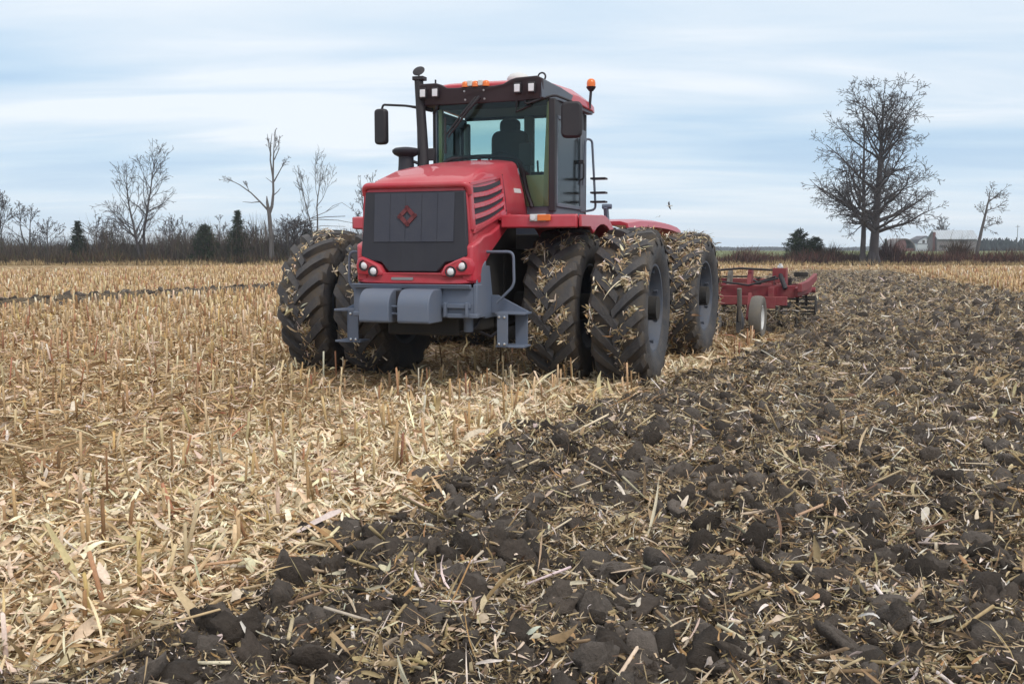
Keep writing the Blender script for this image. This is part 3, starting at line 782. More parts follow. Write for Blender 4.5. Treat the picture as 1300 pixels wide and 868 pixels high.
        slab(fr, [(uF + .05, zF(-0.14)), (uB - 0.05, zB(-0.12)), (uB - 0.05, zB(-0.03)), (uF + .05, zF(-0.05))], -0.005, 0.03)
        slab(fr, [(uF + .06, zF(0.95)), (uB - 0.06, zB(1.0)), (uB - 0.06, zB(1.1)), (uF + .06, zF(1.04))], -0.005, 0.02)
        gp = MB()
        zs_ = np.linspace(2.0, 2.60, 9)
        for q in range(8): slab(gp, [(0.745, zs_[q]), (0.733, zs_[q]), (0.733, zs_[q + 1]), (0.745, zs_[q + 1])], -0.004, 0.004)
        gp.build("panel_gap", M['black'], ho, smooth=0)
        po = fr.build("side_vent", M['red'], T, bevel=0.006, smooth=40)
        lv.build("vent_opening", M['grille'], po, smooth=0); sl.build("louvre", M['red'], po, bevel=0.006, smooth=40)
        b2 = MB(); slab(b2, [(0.34, 2.40), (0.02, 2.41), (0.02, 2.465), (0.34, 2.455)], 0, 0.006)
        b2.build("name_strip", M['white'], T, smooth=0)
    # ---- grille and red nose
    g = MB()
    prof = [(-0.62, 2.34), (0.62, 2.34), (0.66, 1.62), (0.60, 1.56), (0.40, 1.54), (0.30, 1.43), (-0.30, 1.43), (-0.40, 1.54), (-0.60, 1.56), (-0.66, 1.62)]
    def gu(z): return 2.06 - (z - 1.40) * 0.075
    a = [(gu(z) - 0.05, y, z) for y, z in prof]; b = [(gu(z) + 0.005, y * 0.985, 1.9 + (z - 1.9) * 0.985) for y, z in prof]; n_ = len(prof)
    g.add(a + b, [tuple(range(n_))[::-1], tuple(range(n_, 2 * n_))] + [(i, (i + 1) % n_, n_ + (i + 1) % n_, n_ + i) for i in range(n_)])
    go = g.build("grille", M['grille'], T, bevel=0.012)
    me = MB()
    q = [(-0.49, 1.77), (0.49, 1.77), (0.49, 2.315), (-0.49, 2.315)]
    a = [(gu(z) - 0.01, y, z) for y, z in q]; b = [(gu(z) + 0.014, y, z) for y, z in q]
    me.add(a + b, [(3, 2, 1, 0), (4, 5, 6, 7), (0, 1, 5, 4), (1, 2, 6, 5), (2, 3, 7, 6), (3, 0, 4, 7)])
    me.build("grille_screen", M['mesh'], go, bevel=0.004)
    for y in (-0.29, -0.10, 0.10, 0.29):
        sb = MB(); sb.box((gu(2.04) + 0.012, y, 2.04), (0.008, 0.004, 0.54), (0, R(-4.3), 0)); sb.build("screen_bar", M['grille'], go, smooth=0)
    lb = MB()
    for k in range(5):
        lb.box((gu(1.6) + 0.003, -0.30 + k * 0.15, 1.60), (0.006, 0.004, 0.30), (0, R(-4.3), 0))
    lb.build("grille_rib", M['black'], go, smooth=0)
    # diamond emblem: four chevron bars round an open centre
    em = MB(); cy_, cz_ = -0.075, 2.06
    for k in range(4):
        an = R(90 * k + 45)
        for pl in ([(0.045, -0.098), (0.098, -0.098), (0.098, 0.085), (0.045, 0.032)], [(0.045, 0.045), (0.098, 0.098), (0.070, 0.112), (0.040, 0.082)]):
            vs = []
            for uo in (0.012, 0.028):
                for y, z in pl:
                    yy, zz = 0.86 * (y * math.cos(an) - z * math.sin(an)), 0.86 * (y * math.sin(an) + z * math.cos(an))
                    vs.append((gu(cz_ + zz) + uo, cy_ + yy, cz_ + zz))
            em.add(vs, [(0, 1, 2, 3), (7, 6, 5, 4), (0, 4, 5, 1), (1, 5, 6, 2), (2, 6, 7, 3), (3, 7, 4, 0)])
    em.build("emblem", M['emblem'], go, smooth=0)
    nose = MB()
    pl = [(-0.74, 1.31), (0.74, 1.31), (0.745, 1.40), (0.36, 1.425), (-0.36, 1.425), (-0.745, 1.40)]
    secs = []
    for u, k, dz in ((1.93, 0.99, 0.0), (1.98, 1.0, 0.0), (2.075, 0.985, 0.0), (2.09, 0.97, 0.0)):
        secs.append([(u - 0.10 * (abs(y) / 0.74) ** 6, y * k, z + (0.012 if (z < 1.35 and u > 2.08) else 0)) for y, z in
                     [(-0.74, 1.315), (-0.6, 1.305), (-0.3, 1.30), (0, 1.30), (0.3, 1.30), (0.6, 1.305), (0.74, 1.315), (0.745, 1.40), (0.6, 1.42), (0.36, 1.425), (0, 1.425), (-0.36, 1.425), (-0.6, 1.42), (-0.745, 1.40)]])
    nose.loft(secs)
    no = nose.build("nose_panel", M['red'], T, bevel=0.01, smooth=50)
    for sg in (1, -1):
        # corner sweep rising from the nose into the hood side
        sw = MB()
        sw.loft([[(u, sg * (w_ - 0.12), z0), (u, sg * w_, z0), (u, sg * w_, z1), (u, sg * (w_ - 0.12), z1)] for u, w_, z0, z1 in
                 ((2.03, 0.70, 1.33, 1.72), (1.98, 0.735, 1.325, 1.75), (1.88, 0.74, 1.36, 1.78), (1.70, 0.725, 1.50, 1.84), (1.40, 0.705, 1.655, 1.88), (1.15, 0.70, 1.77, 1.95), (0.90, 0.695, 1.89, 2.06), (0.62, 0.69, 2.01, 2.13))])
        sw.build("side_sweep", M['red'], T, bevel=0.02, smooth=50)
        # lamp pod with two round lamps
        pod = MB()
        out = [(0.70, 1.40), (0.73, 1.50), (0.70, 1.585), (0.62, 1.605), (0.52, 1.565), (0.40, 1.51), (0.345, 1.42), (0.36, 1.385)]
        secs = []
        for uo, k in ((-0.08, 1.04), (0.0, 1.02), (0.035, 0.95), (0.05, 0.86)):
            cx_, cz2 = 0.545, 1.475
            secs.append([(2.055 + uo - 0.06 * max(0, (y - 0.5) / 0.25) ** 2, sg * (cx_ + (y - cx_) * k), cz2 + (z - cz2) * k) for y, z in out])
        pod.loft(secs)
        pd = pod.build("lamp_pod", M['red'], T, bevel=0.012, smooth=60)
        for y, z in ((0.60, 1.505), (0.475, 1.442)):
            rg = MB().lathe([(0.0, -0.03), (0.062, -0.03), (0.062, 0.012), (0.050, 0.012), (0.044, -0.004), (0.0, -0.004)], 24, (2.095 - 0.02 * (y > .5), sg * y, z), 'x')
            l1 = rg.build("headlight", M['black'], T)
            MB().lathe([(0.0, 0.0), (0.043, -0.002), (0.038, 0.006), (0.02, 0.014), (0.0, 0.017)], 24, (2.097 - 0.02 * (y > .5), sg * y, z), 'x').build("lens", M['lens'], l1)
    for y in (-0.19, 0.08):
        for z in (3.64, 3.745): MB().lathe([(0, 0.0), (0.014, 0), (0.014, 0.010), (0, 0.012)], 8, (-0.045 + (z - 3.64) * .3, y, z), 'x').build("visor_bolt", M['steel'], T)
    hz2 = MB(); hz2.tube([(1.6, 0.30, 0.95), (1.75, 0.42, 0.74), (1.7, 0.62, 0.80), (1.5, 0.66, 0.98)], 0.02, 8); hz2.build("brake_hose", M['black'], T, smooth=60)
    hz2 = MB(); hz2.tube([(1.3, 0.2, 0.85), (0.9, 0.5, 0.62), (0.3, 0.62, 0.80)], 0.022, 8); hz2.build("steering_hose", M['black'], T, smooth=60)
    bd = MB(); bd.prism(rrect(-0.25, 0.02, 1.345, 1.375, 0.012), 'x', 2.085, 2.098)
    bd.build("badge", M['steel'], no, smooth=0)
    for y in (-0.22, -0.18, -0.14, -0.10, -0.05, -0.01):
        pass
    # ---- bumper frame, weights, chassis
    fr = MB()
    fr.prism([(2.10, 1.295), (2.03, 1.30), (2.03, 1.25), (2.08, 1.25), (2.085, 1.27)], 'y', -0.76, 0.70)
    fr.build("bumper_lip", M['steel_blue'], T, bevel=0.008)
    pl = MB()
    pl.box((2.0, 0, 1.10), (0.05, 1.50, 0.33)); pl.box((2.0, 0, 0.95), (0.09, 1.54, 0.05))
    pl.box((1.96, -0.74, 1.10), (0.12, 0.06, 0.36)); pl.box((1.95, 0.74, 1.12), (0.16, 0.05, 0.36))
    pl.build("front_plate", M['steel_blue'], T, bevel=0.01)
    for sg in (1, -1):
        sp = MB()
        sp.prism([(1.97, 0.92), (1.97, 1.34), (1.75, 1.52), (1.66, 1.56), (1.66, 0.92)], 'y', sg * 0.735, sg * 0.705)
        sp.build("side_plate", M['steel_blue'], T, bevel=0.008)
        s2 = MB(); s2.prism([(1.655, 0.90), (1.655, 1.50), (1.50, 1.50), (1.40, 1.12), (1.20, 1.0), (1.20, 0.90)], 'y', sg * 0.72, sg * 0.69)
        s2.build("frame_plate", M['steel_blue'], T, bevel=0.008)
        # step hung at the front corner
        st = MB()
        st.prism([(sg * 0.72, 1.16), (sg * 0.80, 1.16), (sg * 1.17, 0.98), (sg * 1.17, 0.95), (sg * 0.72, 0.95)], 'x', 1.42, 1.45)
        st.box((1.57, sg * 1.03, 0.965), (0.26, 0.36, 0.025)); st.box((1.57, sg * 1.03, 0.59), (0.26, 0.34, 0.025))
        st.box((1.70, sg * 0.945, 0.78), (0.02, 0.13, 0.38)); st.box((1.45, sg * 1.09, 0.78), (0.02, 0.15, 0.38))
        so = st.build("step", M['steel_blue'], T, bevel=0.005)
        for y in (0.91, 0.975):
            for z in (0.925, 0.62): MB().lathe([(0, 0.0), (0.014, 0), (0.014, 0.012), (0, 0.014)], 8, (1.712, sg * y, z), 'x').build("bolt", M['chrome'], so)
        MB().tube(tpath([(1.6, sg * 0.70, 1.66), (1.6, sg * 1.04, 1.66), (1.6, sg * 1.05, 1.28), (1.6, sg * 0.84, 1.08)], 0, rad=0.07), 0.017, 8).build("handrail", M['steel_blue'], T, smooth=60)
    for y0, y1 in ((-0.50, -0.13), (-0.03, 0.35)):
        w = MB()
        w.prism([(2.03, 0.88), (2.40, 0.88), (2.42, 0.90), (2.42, 1.06)] + arc((2.23, 1.06), 0.19, 0, 90, 8)[1:] + [(2.03, 1.25)], 'y', y0, y1)
        w.build("front_weight", M['steel_blue'], T, bevel=0.012, smooth=30)
    wb = MB(); wb.box((2.15, -0.08, 1.09), (0.16, 0.10, 0.28)); wb.build("weight_bracket", M['black'], T, bevel=0.006)
    wp = MB()
    for z in (0.98, 1.06): wp.tube([(2.33, -0.19, z), (2.33, 0.02, z)], 0.014, 8)
    wp.build("weight_bolt", M['steel_blue'], T)
    hook = MB(); hook.box((2.02, 0.52, 1.06), (0.10, 0.34, 0.05)); hook.box((2.04, 0.40, 1.02), (0.12, 0.03, 0.16)); hook.box((2.04, 0.66, 1.02), (0.12, 0.03, 0.16))
    hook.build("tow_bracket", M['steel_blue'], T, bevel=0.006)
    MB().lathe([(0, -0.11), (0.05, -0.11), (0.055, -0.09), (0.055, 0.09), (0.05, 0.11), (0, 0.11)], 16, (1.75, 0.55, 0.86), 'z').build("drop_cylinder", M['steel_blue'], T)
    ch = MB()
    ch.box((0.9, 0, 1.45), (1.9, 1.05, 1.1)); ch.box((-0.6, 0, 1.2), (2.2, 1.1, 1.0)); ch.box((1.2, 0, 0.85), (1.2, 0.9, 0.3))  # underside extended low to block light and deepen shade beneath
    ch.build("engine_block", M['chassis'], T, bevel=0.03)
    ax = MB()
    ax.tube([(0, -2.4, 0.96), (0, -0.5, 0.96)], [0.15, 0.19], 20); ax.tube([(0, 0.5, 0.96), (0, 2.4, 0.96)], [0.19, 0.15], 20)
    ax.lathe([(0.0, -0.5), (0.2, -0.5), (0.34, -0.25), (0.38, 0), (0.34, 0.25), (0.2, 0.5), (0, 0.5)], 24, (0, 0, 0.96))
    ax.build("front_axle", M['chassis'], T)
    ax = MB()
    ax.tube([(-3.75, -2.4, 0.96), (-3.75, -0.5, 0.96)], [0.15, 0.19], 20); ax.tube([(-3.75, 0.5, 0.96), (-3.75, 2.4, 0.96)], [0.19, 0.15], 20)
    ax.lathe([(0.0, -0.5), (0.2, -0.5), (0.34, -0.25), (0.38, 0), (0.34, 0.25), (0.2, 0.5), (0, 0.5)], 24, (-3.75, 0, 0.96))
    ax.xf(M_REAR).build("rear_axle", M['chassis'], T)
    rf = MB(); rf.box((-3.5, 0, 1.2), (2.9, 1.2, 0.95)); rf.box((-4.6, 0, 1.1), (0.6, 0.9, 0.7)); rf.box((-2.9, 0, 1.75), (1.1, 1.2, 0.35))  # shaped deeper at the bottom to block light under the rear
    rf.xf(M_REAR).build("rear_frame", M['chassis'], T, bevel=0.02)
    tk = MB(); tk.box((-3.2, 0, 1.85), (1.4, 1.7, 0.4)); tk.xf(M_REAR).build("rear_deck", M['steel_blue'], T, bevel=0.03)
    # ---- fenders
    for sg in (1, -1):
        f = MB(); secs = []
        inn = 0.66; wo = 1.62 if sg > 0 else 1.22
        for q in range(15):
            ph = R(np.interp(q, [0, 14], [42, 168])); r_ = 1.10
            u0 = r_ * math.cos(ph); z0 = 0.965 + r_ * math.sin(ph) + 0.01
            if ph < R(78): u0 = np.interp(q, [0, 4], [1.06, r_ * math.cos(R(78))]); z0 = 2.075
            ro = Vector((math.cos(ph), 0, math.sin(ph)))
            th = 0.045
            u1, z1 = u0 - 0.0 * ro.x, z0 - th
            secs.append([(u0, sg * inn, z0), (u0, sg * wo, z0), (u0, sg * (wo + 0.02), z0 - 0.02), (u1, sg * (wo + 0.02), z1 - 0.03), (u1, sg * wo, z1), (u1, sg * inn, z1)])
        f.loft(secs)
        fo = f.build("front_fender", M['red'], T, bevel=0.008, smooth=45)
        lf = MB(); lf.prism([(1.04, 2.10), (1.115, 2.085), (1.125, 1.945), (1.06, 1.935), (0.98, 2.0)], 'y', sg * 0.72, sg * (wo + 0.025))
        lf.build("fender_front_lip", M['red'], fo, bevel=0.012)
        # outer drop of the arch behind the tyre top
        lo = MB()
        o_ = arc((0, 0.965), 1.155, 88, 168, 10); i_ = arc((0, 0.965), 1.035, 165, 62, 10)
        lo.prism([(1.06, 2.09), (0.25, 2.11)] + o_ + i_ + [(0.62, 1.955), (1.06, 1.95)], 'y', sg * (wo + 0.035), sg * (wo + 0.07))
        lo.build("fender_skirt", M['red'], fo, bevel=0.01, smooth=40)
        if sg > 0:
            mk = MB(); mk.box((1.135, sg * 1.185, 2.055), (0.04, 0.20, 0.085)); mo = mk.build("marker_lamp", M['white'], T, bevel=0.01)
            m2 = MB(); m2.box((1.158, sg * 1.265, 2.055), (0.03, 0.16, 0.075)); m2.build("indicator_lens", M['orange'], mo, bevel=0.008)
            m3 = MB(); m3.lathe([(0, 0.012), (0.03, 0.01), (0.03, -0.005), (0, -0.005)], 14, (1.162, sg * 1.13, 2.055), 'x'); m3.build("side_lamp", M['lens'], mo)
        # rear fender
        rfn = MB(); secs = []
        for q in range(17):
            u = np.interp(q, [0, 16], [-1.75, -5.15]); z = np.interp(u, [-5.15, -5.05, -4.8, -4.2, -3.4, -2.4, -1.75], [1.90, 1.99, 2.055, 2.10, 2.12, 2.11, 2.06])
            secs.append([(u, sg * 0.7, z + 0.03), (u, sg * 1.55, z + 0.03), (u, sg * 1.66, z), (u, sg * 1.68, z - 0.09), (u, sg * 1.65, z - 0.09), (u, sg * 1.62, z - 0.03), (u, sg * 0.7, z - 0.02)])
        rfn.loft(secs).xf(M_REAR).build("rear_fender", M['red'], T, bevel=0.006, smooth=45)
    fl = MB(); fl.box((-1.05, 1.48, 2.13), (0.10, 0.05, 0.30), (0, R(22), 0)); fl.tube([(-1.0, 1.43, 2.27), (-1.0, 1.56, 2.27)], 0.035, 10)
    fl.build("steering_cylinder", M['steel_blue'], T, bevel=0.006)
    # ---- cab
    uF, uR = -0.16, -1.78
    zB, zT = 2.18, 3.62
    yl, yr = -0.66, 0.985
    base = MB(); base.prism([(uF - .02, yl), (uF - .02, yr), (uR, yr), (uR, -0.92), (-0.7, -0.92)], 'z', 2.08, 2.25)
    cb = base.build("cab_base", M['cabgrey'], T, bevel=0.015)
    seal = MB()
    seal.tube(tpath([(uF + 0.015, 0.70, 2.24), (uF + 0.015, 0.625, 2.45), (uF + .015, 0.555, 2.80), (uF + .015, 0.44, 2.895), (uF + .015, 0, 2.91), (uF + .015, -0.44, 2.895), (uF + .015, -0.6, 2.8), (uF + .015, -0.655, 2.45)], 0, rad=0.12), 0.03, 8)
    seal.build("windscreen_seal", M['black'], T, smooth=60)
    pillars = MB()
    def post(x, y, w=0.07, d=0.07, x2=None, y2=None, z0=zB, z1=zT, mb=pillars):
        x2 = x if x2 is None else x2; y2 = y if y2 is None else y2
        mb.loft([[(x + a * d / 2, y + b * w / 2, z0) for a, b in ((-1, -1), (1, -1), (1, 1), (-1, 1))], [(x2 + a * d / 2, y2 + b * w / 2, z1) for a, b in ((-1, -1), (1, -1), (1, 1), (-1, 1))]])
    post(uF - 0.03, yr - 0.02, 0.085, 0.10); post(uR, yr - 0.03, 0.07, 0.07); post(uR, -0.90, 0.07, 0.07); post(-0.68, -0.90, 0.05, 0.05)
    pillars.box((-0.95, yr - 0.03, 3.50), (1.55, 0.05, 0.24)); pillars.box((-1.25, -0.90, 3.55), (1.1, 0.05, 0.14)); pillars.box((uR, 0.04, 3.64), (0.05, 1.85, 0.08)); pillars.box((uR, 0.04, 2.45), (0.05, 1.85, 0.5))
    po = pillars.build("cab_frame", M['black'], T, bevel=0.01)
    lp = MB(); post(uF - 0.01, yl + 0.005, 0.022, 0.03, mb=lp); lp.build("left_post", M['cabgrey'], T, bevel=0.005)
    def pane(name, pts, th, nrm, parent=T, mat='glass'):
        mb = MB(); nv = Vector(nrm); a = [Vector(p) for p in pts]; b_ = [p + nv * th for p in a]; n_ = len(pts)
        mb.add(a + b_, [tuple(range(n_)), tuple(range(n_, 2 * n_))[::-1]] + [(i, n_ + i, n_ + (i + 1) % n_, (i + 1) % n_) for i in range(n_)])
        return mb.build(name, M[mat], parent, smooth=0)
    wsx = uF + 0.01
    # windscreen, gently curved across
    ws = MB(); cols_ = []
    ys = np.linspace(yl + 0.02, yr - 0.07, 13)
    for y in ys:
        c = wsx + 0.05 * math.cos((y - (yl + yr) / 2) / (yr - yl) * math.pi) 
        cols_.append([(c, y, 2.25), (c, y, zT - 0.02), (c - 0.008, y, zT - 0.02), (c - 0.008, y, 2.25)])
    ws.loft(cols_); ws.build("windscreen", M['glass'], T, smooth=50)
    pane("left_window", [(uF - .01, yl, 2.25), (-0.67, -0.905, 2.25), (-0.67, -0.905, zT), (uF - .01, yl, zT)], 0.008, (0, 1, 0))
    pane("side_window", [(-0.70, -0.915, 2.25), (uR + .03, -0.915, 2.25), (uR + .03, -0.915, 3.5), (-0.70, -0.915, 3.5)], 0.008, (0, 1, 0))
    pane("rear_window", [(uR + 0.01, -0.85, 2.7), (uR + 0.01, 0.92, 2.7), (uR + 0.01, 0.92, 3.60), (uR + 0.01, -0.85, 3.60)], 0.008, (1, 0, 0))
    # door: framed glass upper, grey lower panel
    d = MB()
    for a, b_ in (((-0.26, 0.995, 2.27), (-0.26, 0.995, 3.40)), ((-1.45, 0.995, 2.27), (-1.45, 0.995, 3.40)), ((-0.26, 0.995, 3.40), (-1.45, 0.995, 3.40)), ((-0.26, 0.995, 2.27), (-1.45, 0.995, 2.27))):
        a, b_ = Vector(a), Vector(b_); m_ = (a + b_) / 2; s_ = b_ - a
        d.box(m_, (abs(s_.x) + 0.05, 0.03, abs(s_.z) + 0.05))
    do = d.build("door", M['cabgrey'], T, bevel=0.006)
    pane("door_glass", [(-0.28, 0.99, 2.29), (-1.43, 0.99, 2.29), (-1.43, 0.99, 3.38), (-0.28, 0.99, 3.38)], 0.008, (0, 1, 0), do, 'doorglass')
    hd = MB(); hd.tube(tpath([(-1.36, 1.01, 2.92), (-1.36, 1.07, 2.90), (-1.36, 1.07, 2.68), (-1.36, 1.01, 2.66)], 0, rad=0.05), 0.014, 8); hd.box((-1.36, 1.04, 2.91), (0.08, 0.06, 0.05)); hd.build("handle", M['black'], do, smooth=50)
    rp = MB(); rp.box((-1.62, 0.985, 2.80), (0.26, 0.03, 1.16)); rp.build("rear_side_panel", M['cabgrey'], T, bevel=0.008)
    # boarding rail and step pegs behind the door
    MB().tube(tpath([(-1.70, 1.02, 2.24), (-1.70, 1.16, 2.26), (-1.62, 1.12, 3.24), (-1.52, 1.05, 3.25), (-1.50, 1.03, 2.6)], 0, rad=0.07), 0.017, 8).build("boarding_rail", M['steel_blue'], T, smooth=60)
    for z in (2.70, 2.50, 2.37):
        MB().box((-1.72, 1.20, z), (0.16, 0.22, 0.028)).build("step_peg", M['black'], T, bevel=0.005)
    # roof
    def roofsec(u, wl_, wr_, z0, zt, ed): 
        return [(u, -wl_, z0), (u, -wl_ + 0.01, z0 + 0.10), (u, -wl_ + 0.12, zt - 0.02), (u, -0.45, zt + ed * .6), (u, 0, zt + ed), (u, 0.45, zt + ed * .6), (u, wr_ - 0.14, zt - 0.02), (u, wr_ - 0.01, z0 + 0.10), (u, wr_, z0)]
    rf = MB()
    rf.loft([roofsec(-0.06, 0.80, 0.80, 3.72, 3.84, 0.0), roofsec(-0.14, 0.86, 0.87, 3.70, 3.865, 0.015), roofsec(-0.55, 0.93, 0.98, 3.68, 3.90, 0.04), roofsec(-1.2, 0.98, 1.07, 3.67, 3.91, 0.05), roofsec(-1.75, 0.98, 1.09, 3.66, 3.88, 0.04), roofsec(-2.0, 0.92, 1.06, 3.66, 3.80, 0.02)])
    ro = rf.build("roof", M['red'], T, bevel=0.015, smooth=45)
    vs = MB()
    top = [(-0.875, 3.84), (-0.80, 3.875), (-0.60, 3.875), (-0.52, 3.85), (-0.44, 3.805), (-0.32, 3.80), (0.22, 3.80), (0.34, 3.815), (0.44, 3.865), (0.52, 3.885), (0.80, 3.895), (0.875, 3.86)]
    bot = [(0.875, 3.615), (0.6, 3.60), (0.0, 3.595), (-0.6, 3.60), (-0.875, 3.60)]
    pl = top + bot; n_ = len(pl)
    a = [(0.01 - (0.10 if z < 3.7 else 0.03), y, z) for y, z in pl]; b_ = [(-0.62, y, z) for y, z in pl]
    vs.add(a + b_, [tuple(range(n_)), tuple(range(n_, 2 * n_))[::-1]] + [(i, n_ + i, n_ + (i + 1) % n_, (i + 1) % n_) for i in range(n_)])
    vo = vs.build("visor", M['visor'], T, bevel=0.012, smooth=30)
    v2 = MB(); v2.loft([[(-0.03, 0.86, 3.62), (-0.03, 0.86, 3.86), (-0.12, 0.80, 3.86), (-0.12, 0.80, 3.62)], [(-0.42, 1.0, 3.62), (-0.42, 1.0, 3.80), (-0.46, 0.93, 3.80), (-0.46, 0.93, 3.62)], [(-1.85, 1.07, 3.62), (-1.85, 1.07, 3.72), (-1.85, 0.98, 3.72), (-1.85, 0.98, 3.62)]])
    v2.build("roof_side_band", M['cabgrey'], T, bevel=0.01, smooth=30)
    for y in (-0.775, -0.60, 0.545, 0.735):
        k = MB(); k.box((-0.01, y, 3.745), (0.06, 0.10, 0.14)); ko = k.build("work_lamp", M['black'], T, bevel=0.012)
        k2 = MB(); k2.box((0.016, y, 3.745), (0.015, 0.078, 0.10)); k2.build("lens", M['lens'], ko, bevel=0.008)
    for y in (-0.19, -0.045, 0.10):
        k = MB().lathe([(0.048, -0.045), (0.048, -0.005), (0.038, 0.02), (0.02, 0.03), (0, 0.032)], 16, (-0.045, y, 3.845), 'z'); k.build("roof_marker_lamp", M['orange'], T, smooth=60)
    for y in (-0.118, 0.028):
        k = MB(); k.box((-0.04, y, 3.845), (0.06, 0.07, 0.075)); k.build("clearance_lamp", M['white'], T, bevel=0.01)
    dm = MB().lathe([(0.15, -0.03), (0.155, 0.0), (0.145, 0.03), (0.11, 0.065), (0.05, 0.085), (0, 0.09)], 28, (-0.65, 0.34, 3.97), 'z')
    dm.build("receiver_dome", M['white'], T, smooth=60)
    MB().tube([(-0.30, 0.78 + 0.05 * math.cos(a), 3.925 + 0.05 * math.sin(a)) for a in np.linspace(-0.7, math.pi + 0.7, 14)], 0.012, 6).build("lifting_eye", M['black'], T, smooth=60)
    MB().tube([(-0.2, -0.68, 3.87), (-0.2, -0.68, 3.95)], 0.012, 6).build("aerial", M['black'], T)
    bc = MB(); bc.tube([(-1.62, 1.08, 3.68), (-1.62, 1.10, 3.95)], 0.02, 8); bc.lathe([(0.03, -0.05), (0.062, -0.01), (0.07, 0.01), (0.0, 0.012)], 18, (-1.62, 1.10, 3.97), 'z')
    bo = bc.build("beacon", M['black'], T, smooth=50)
    MB().lathe([(0.062, 0.0), (0.064, 0.05), (0.054, 0.09), (0.03, 0.108), (0, 0.112)], 20, (-1.62, 1.10, 3.983), 'z').build("beacon_lens", M['orange'], bo, smooth=60)
    # mirrors
    mr = MB(); mr.prism(rrect(-0.135, 0.135, -0.23, 0.23, 0.07), 'x', -0.05, 0.05)
    mr.xf(Matrix.Translation((-0.18, 1.22, 3.34)) @ Matrix.Rotation(R(8), 4, 'Z')); m_o = mr.build("wing_mirror", M['black'], T, bevel=0.03, smooth=50)
    MB().tube(tpath([(-0.12, 0.62, 3.62), (-0.05, 0.63, 3.55), (-0.16, 1.0, 3.66), (-0.18, 1.22, 3.57)], 0, rad=0.05), 0.016, 8).build("mirror_arm", M['black'], m_o, smooth=60)
    mr = MB(); mr.prism(rrect(-0.095, 0.095, -0.24, 0.24, 0.05), 'x', -0.05, 0.05)
    mr.xf(Matrix.Translation((-0.18, -1.48, 3.36)) @ Matrix.Rotation(R(-12), 4, 'Z')); m_o = mr.build("wing_mirror", M['black'], T, bevel=0.025, smooth=50)
    MB().tube(tpath([(-0.18, -1.47, 3.60), (-0.18, -1.45, 3.655), (-0.18, -1.10, 3.625), (-0.18, -0.72, 3.55)], 0, rad=0.04), [0.016] * 11 + [0.03], 8).build("mirror_arm", M['black'], m_o, smooth=60)
    MB().tube(tpath([(-0.16, -0.80, 3.60), (-0.12, -0.68, 3.66), (-0.12, -0.60, 3.58), (-0.16, -0.70, 3.50)], 0, rad=0.05), 0.014, 8).build("mirror_bracket", M['black'], m_o, smooth=60)
    # exhaust stack, its convex mirror, air cleaner
    ex = MB(); ex.tube([(-0.02, -0.80, 2.55), (-0.05, -0.80, 2.9), (-0.08, -0.83, 3.3), (-0.08, -0.87, 3.93)], [0.08, 0.078, 0.068, 0.060], 18)
    ex.box((-0.08, -0.86, 3.955), (0.13, 0.16, 0.05)); ex.box((-0.06, -0.70, 2.95), (0.05, 0.14, 0.16))
    ex.build("exhaust_stack", M['black'], T, bevel=0.006, smooth=50)
    cm = MB().lathe([(0, -0.02), (0.06, -0.018), (0.085, 0.0), (0.07, 0.008), (0, 0.010)], 20, (0, 0, 0), 'x').xf(Matrix.Translation((-0.1, -0.88, 4.06)) @ Matrix.Rotation(R(-18), 4, 'Z') @ Matrix.Rotation(R(-25), 4, 'X') @ Matrix.Rotation(R(-40), 4, 'Y'))
    cm.tube([(-0.1, -0.875, 3.96), (-0.1, -0.88, 4.02)], 0.012, 6)
    cm.build("round_mirror", M['black'], T, smooth=60)
    ac = MB().lathe([(0.13, -0.35), (0.13, -0.18), (0.115, -0.16), (0.105, -0.06), (0.10, 0.06), (0.16, 0.09), (0.185, 0.12), (0.185, 0.15), (0.15, 0.175), (0.05, 0.19), (0, 0.19)], 28, (0.02, -1.02, 2.86), 'z')
    ac.tube([(0.02, -0.92, 2.86), (-0.02, -0.82, 2.82)], 0.02, 8)
    ac.build("air_cleaner", M['grille'], T, smooth=50)
    # wipers
    wp = MB(); wp.tube([(0.0, 0.03, 3.66), (0.03, -0.12, 3.50), (0.0, -0.42, 3.16)], [0.03, 0.018, 0.012], 8); wp.tube([(0.0, -0.02, 3.66), (0.03, -0.20, 3.46), (0.0, -0.44, 3.20)], [0.02, 0.014, 0.012], 8)
    wp.tube([(-0.005, -0.46, 3.42), (-0.005, -0.46, 2.95)], 0.014, 6)
    wp.build("wiper", M['black'], T, smooth=60)
    w2 = MB(); w2.tube([(-0.06, 0.52, 3.60), (-0.08, 0.50, 3.46), (-0.10, 0.70, 3.54)], 0.014, 6); w2.build("wiper_arm", M['black'], T, smooth=60)
    # interior
    it = MB(); it.box((-0.98, 0.03, 2.215), (1.55, 1.75, 0.03)); it.build("cab_floor", M['trimgrey'], T)
    hl = MB(); hl.box((-1.0, 0.04, 3.655), (1.5, 1.75, 0.03)); hl.build("headlining", M['trimgrey'], T)
    tr = MB()
    tr.loft([[(uF - 0.10, 0.80, 2.25), (uF - 0.03, 0.92, 2.25), (uF - 0.10, 0.94, 2.25)], [(uF - 0.10, 0.86, 3.6), (uF - 0.03, 0.92, 3.6), (uF - 0.10, 0.94, 3.6)]])
    tr.build('pillar_trim', M['trim'], T, bevel=0.01); tr = MB()
    tr.loft([[(uF - 0.30, -0.70, 2.25), (uF - 0.36, -0.78, 2.25), (uF - 0.42, -0.72, 2.25)], [(uF - 0.30, -0.70, 3.6), (uF - 0.36, -0.78, 3.6), (uF - 0.42, -0.72, 3.6)]])
    tr.build('pillar_trim', M['trim'], T, bevel=0.01)
    tr = MB(); tr.box((-0.30, 0.70, 2.45), (0.10, 0.34, 0.42)); tr.build('dash_panel', M['trim'], T, bevel=0.02)
    se = MB()
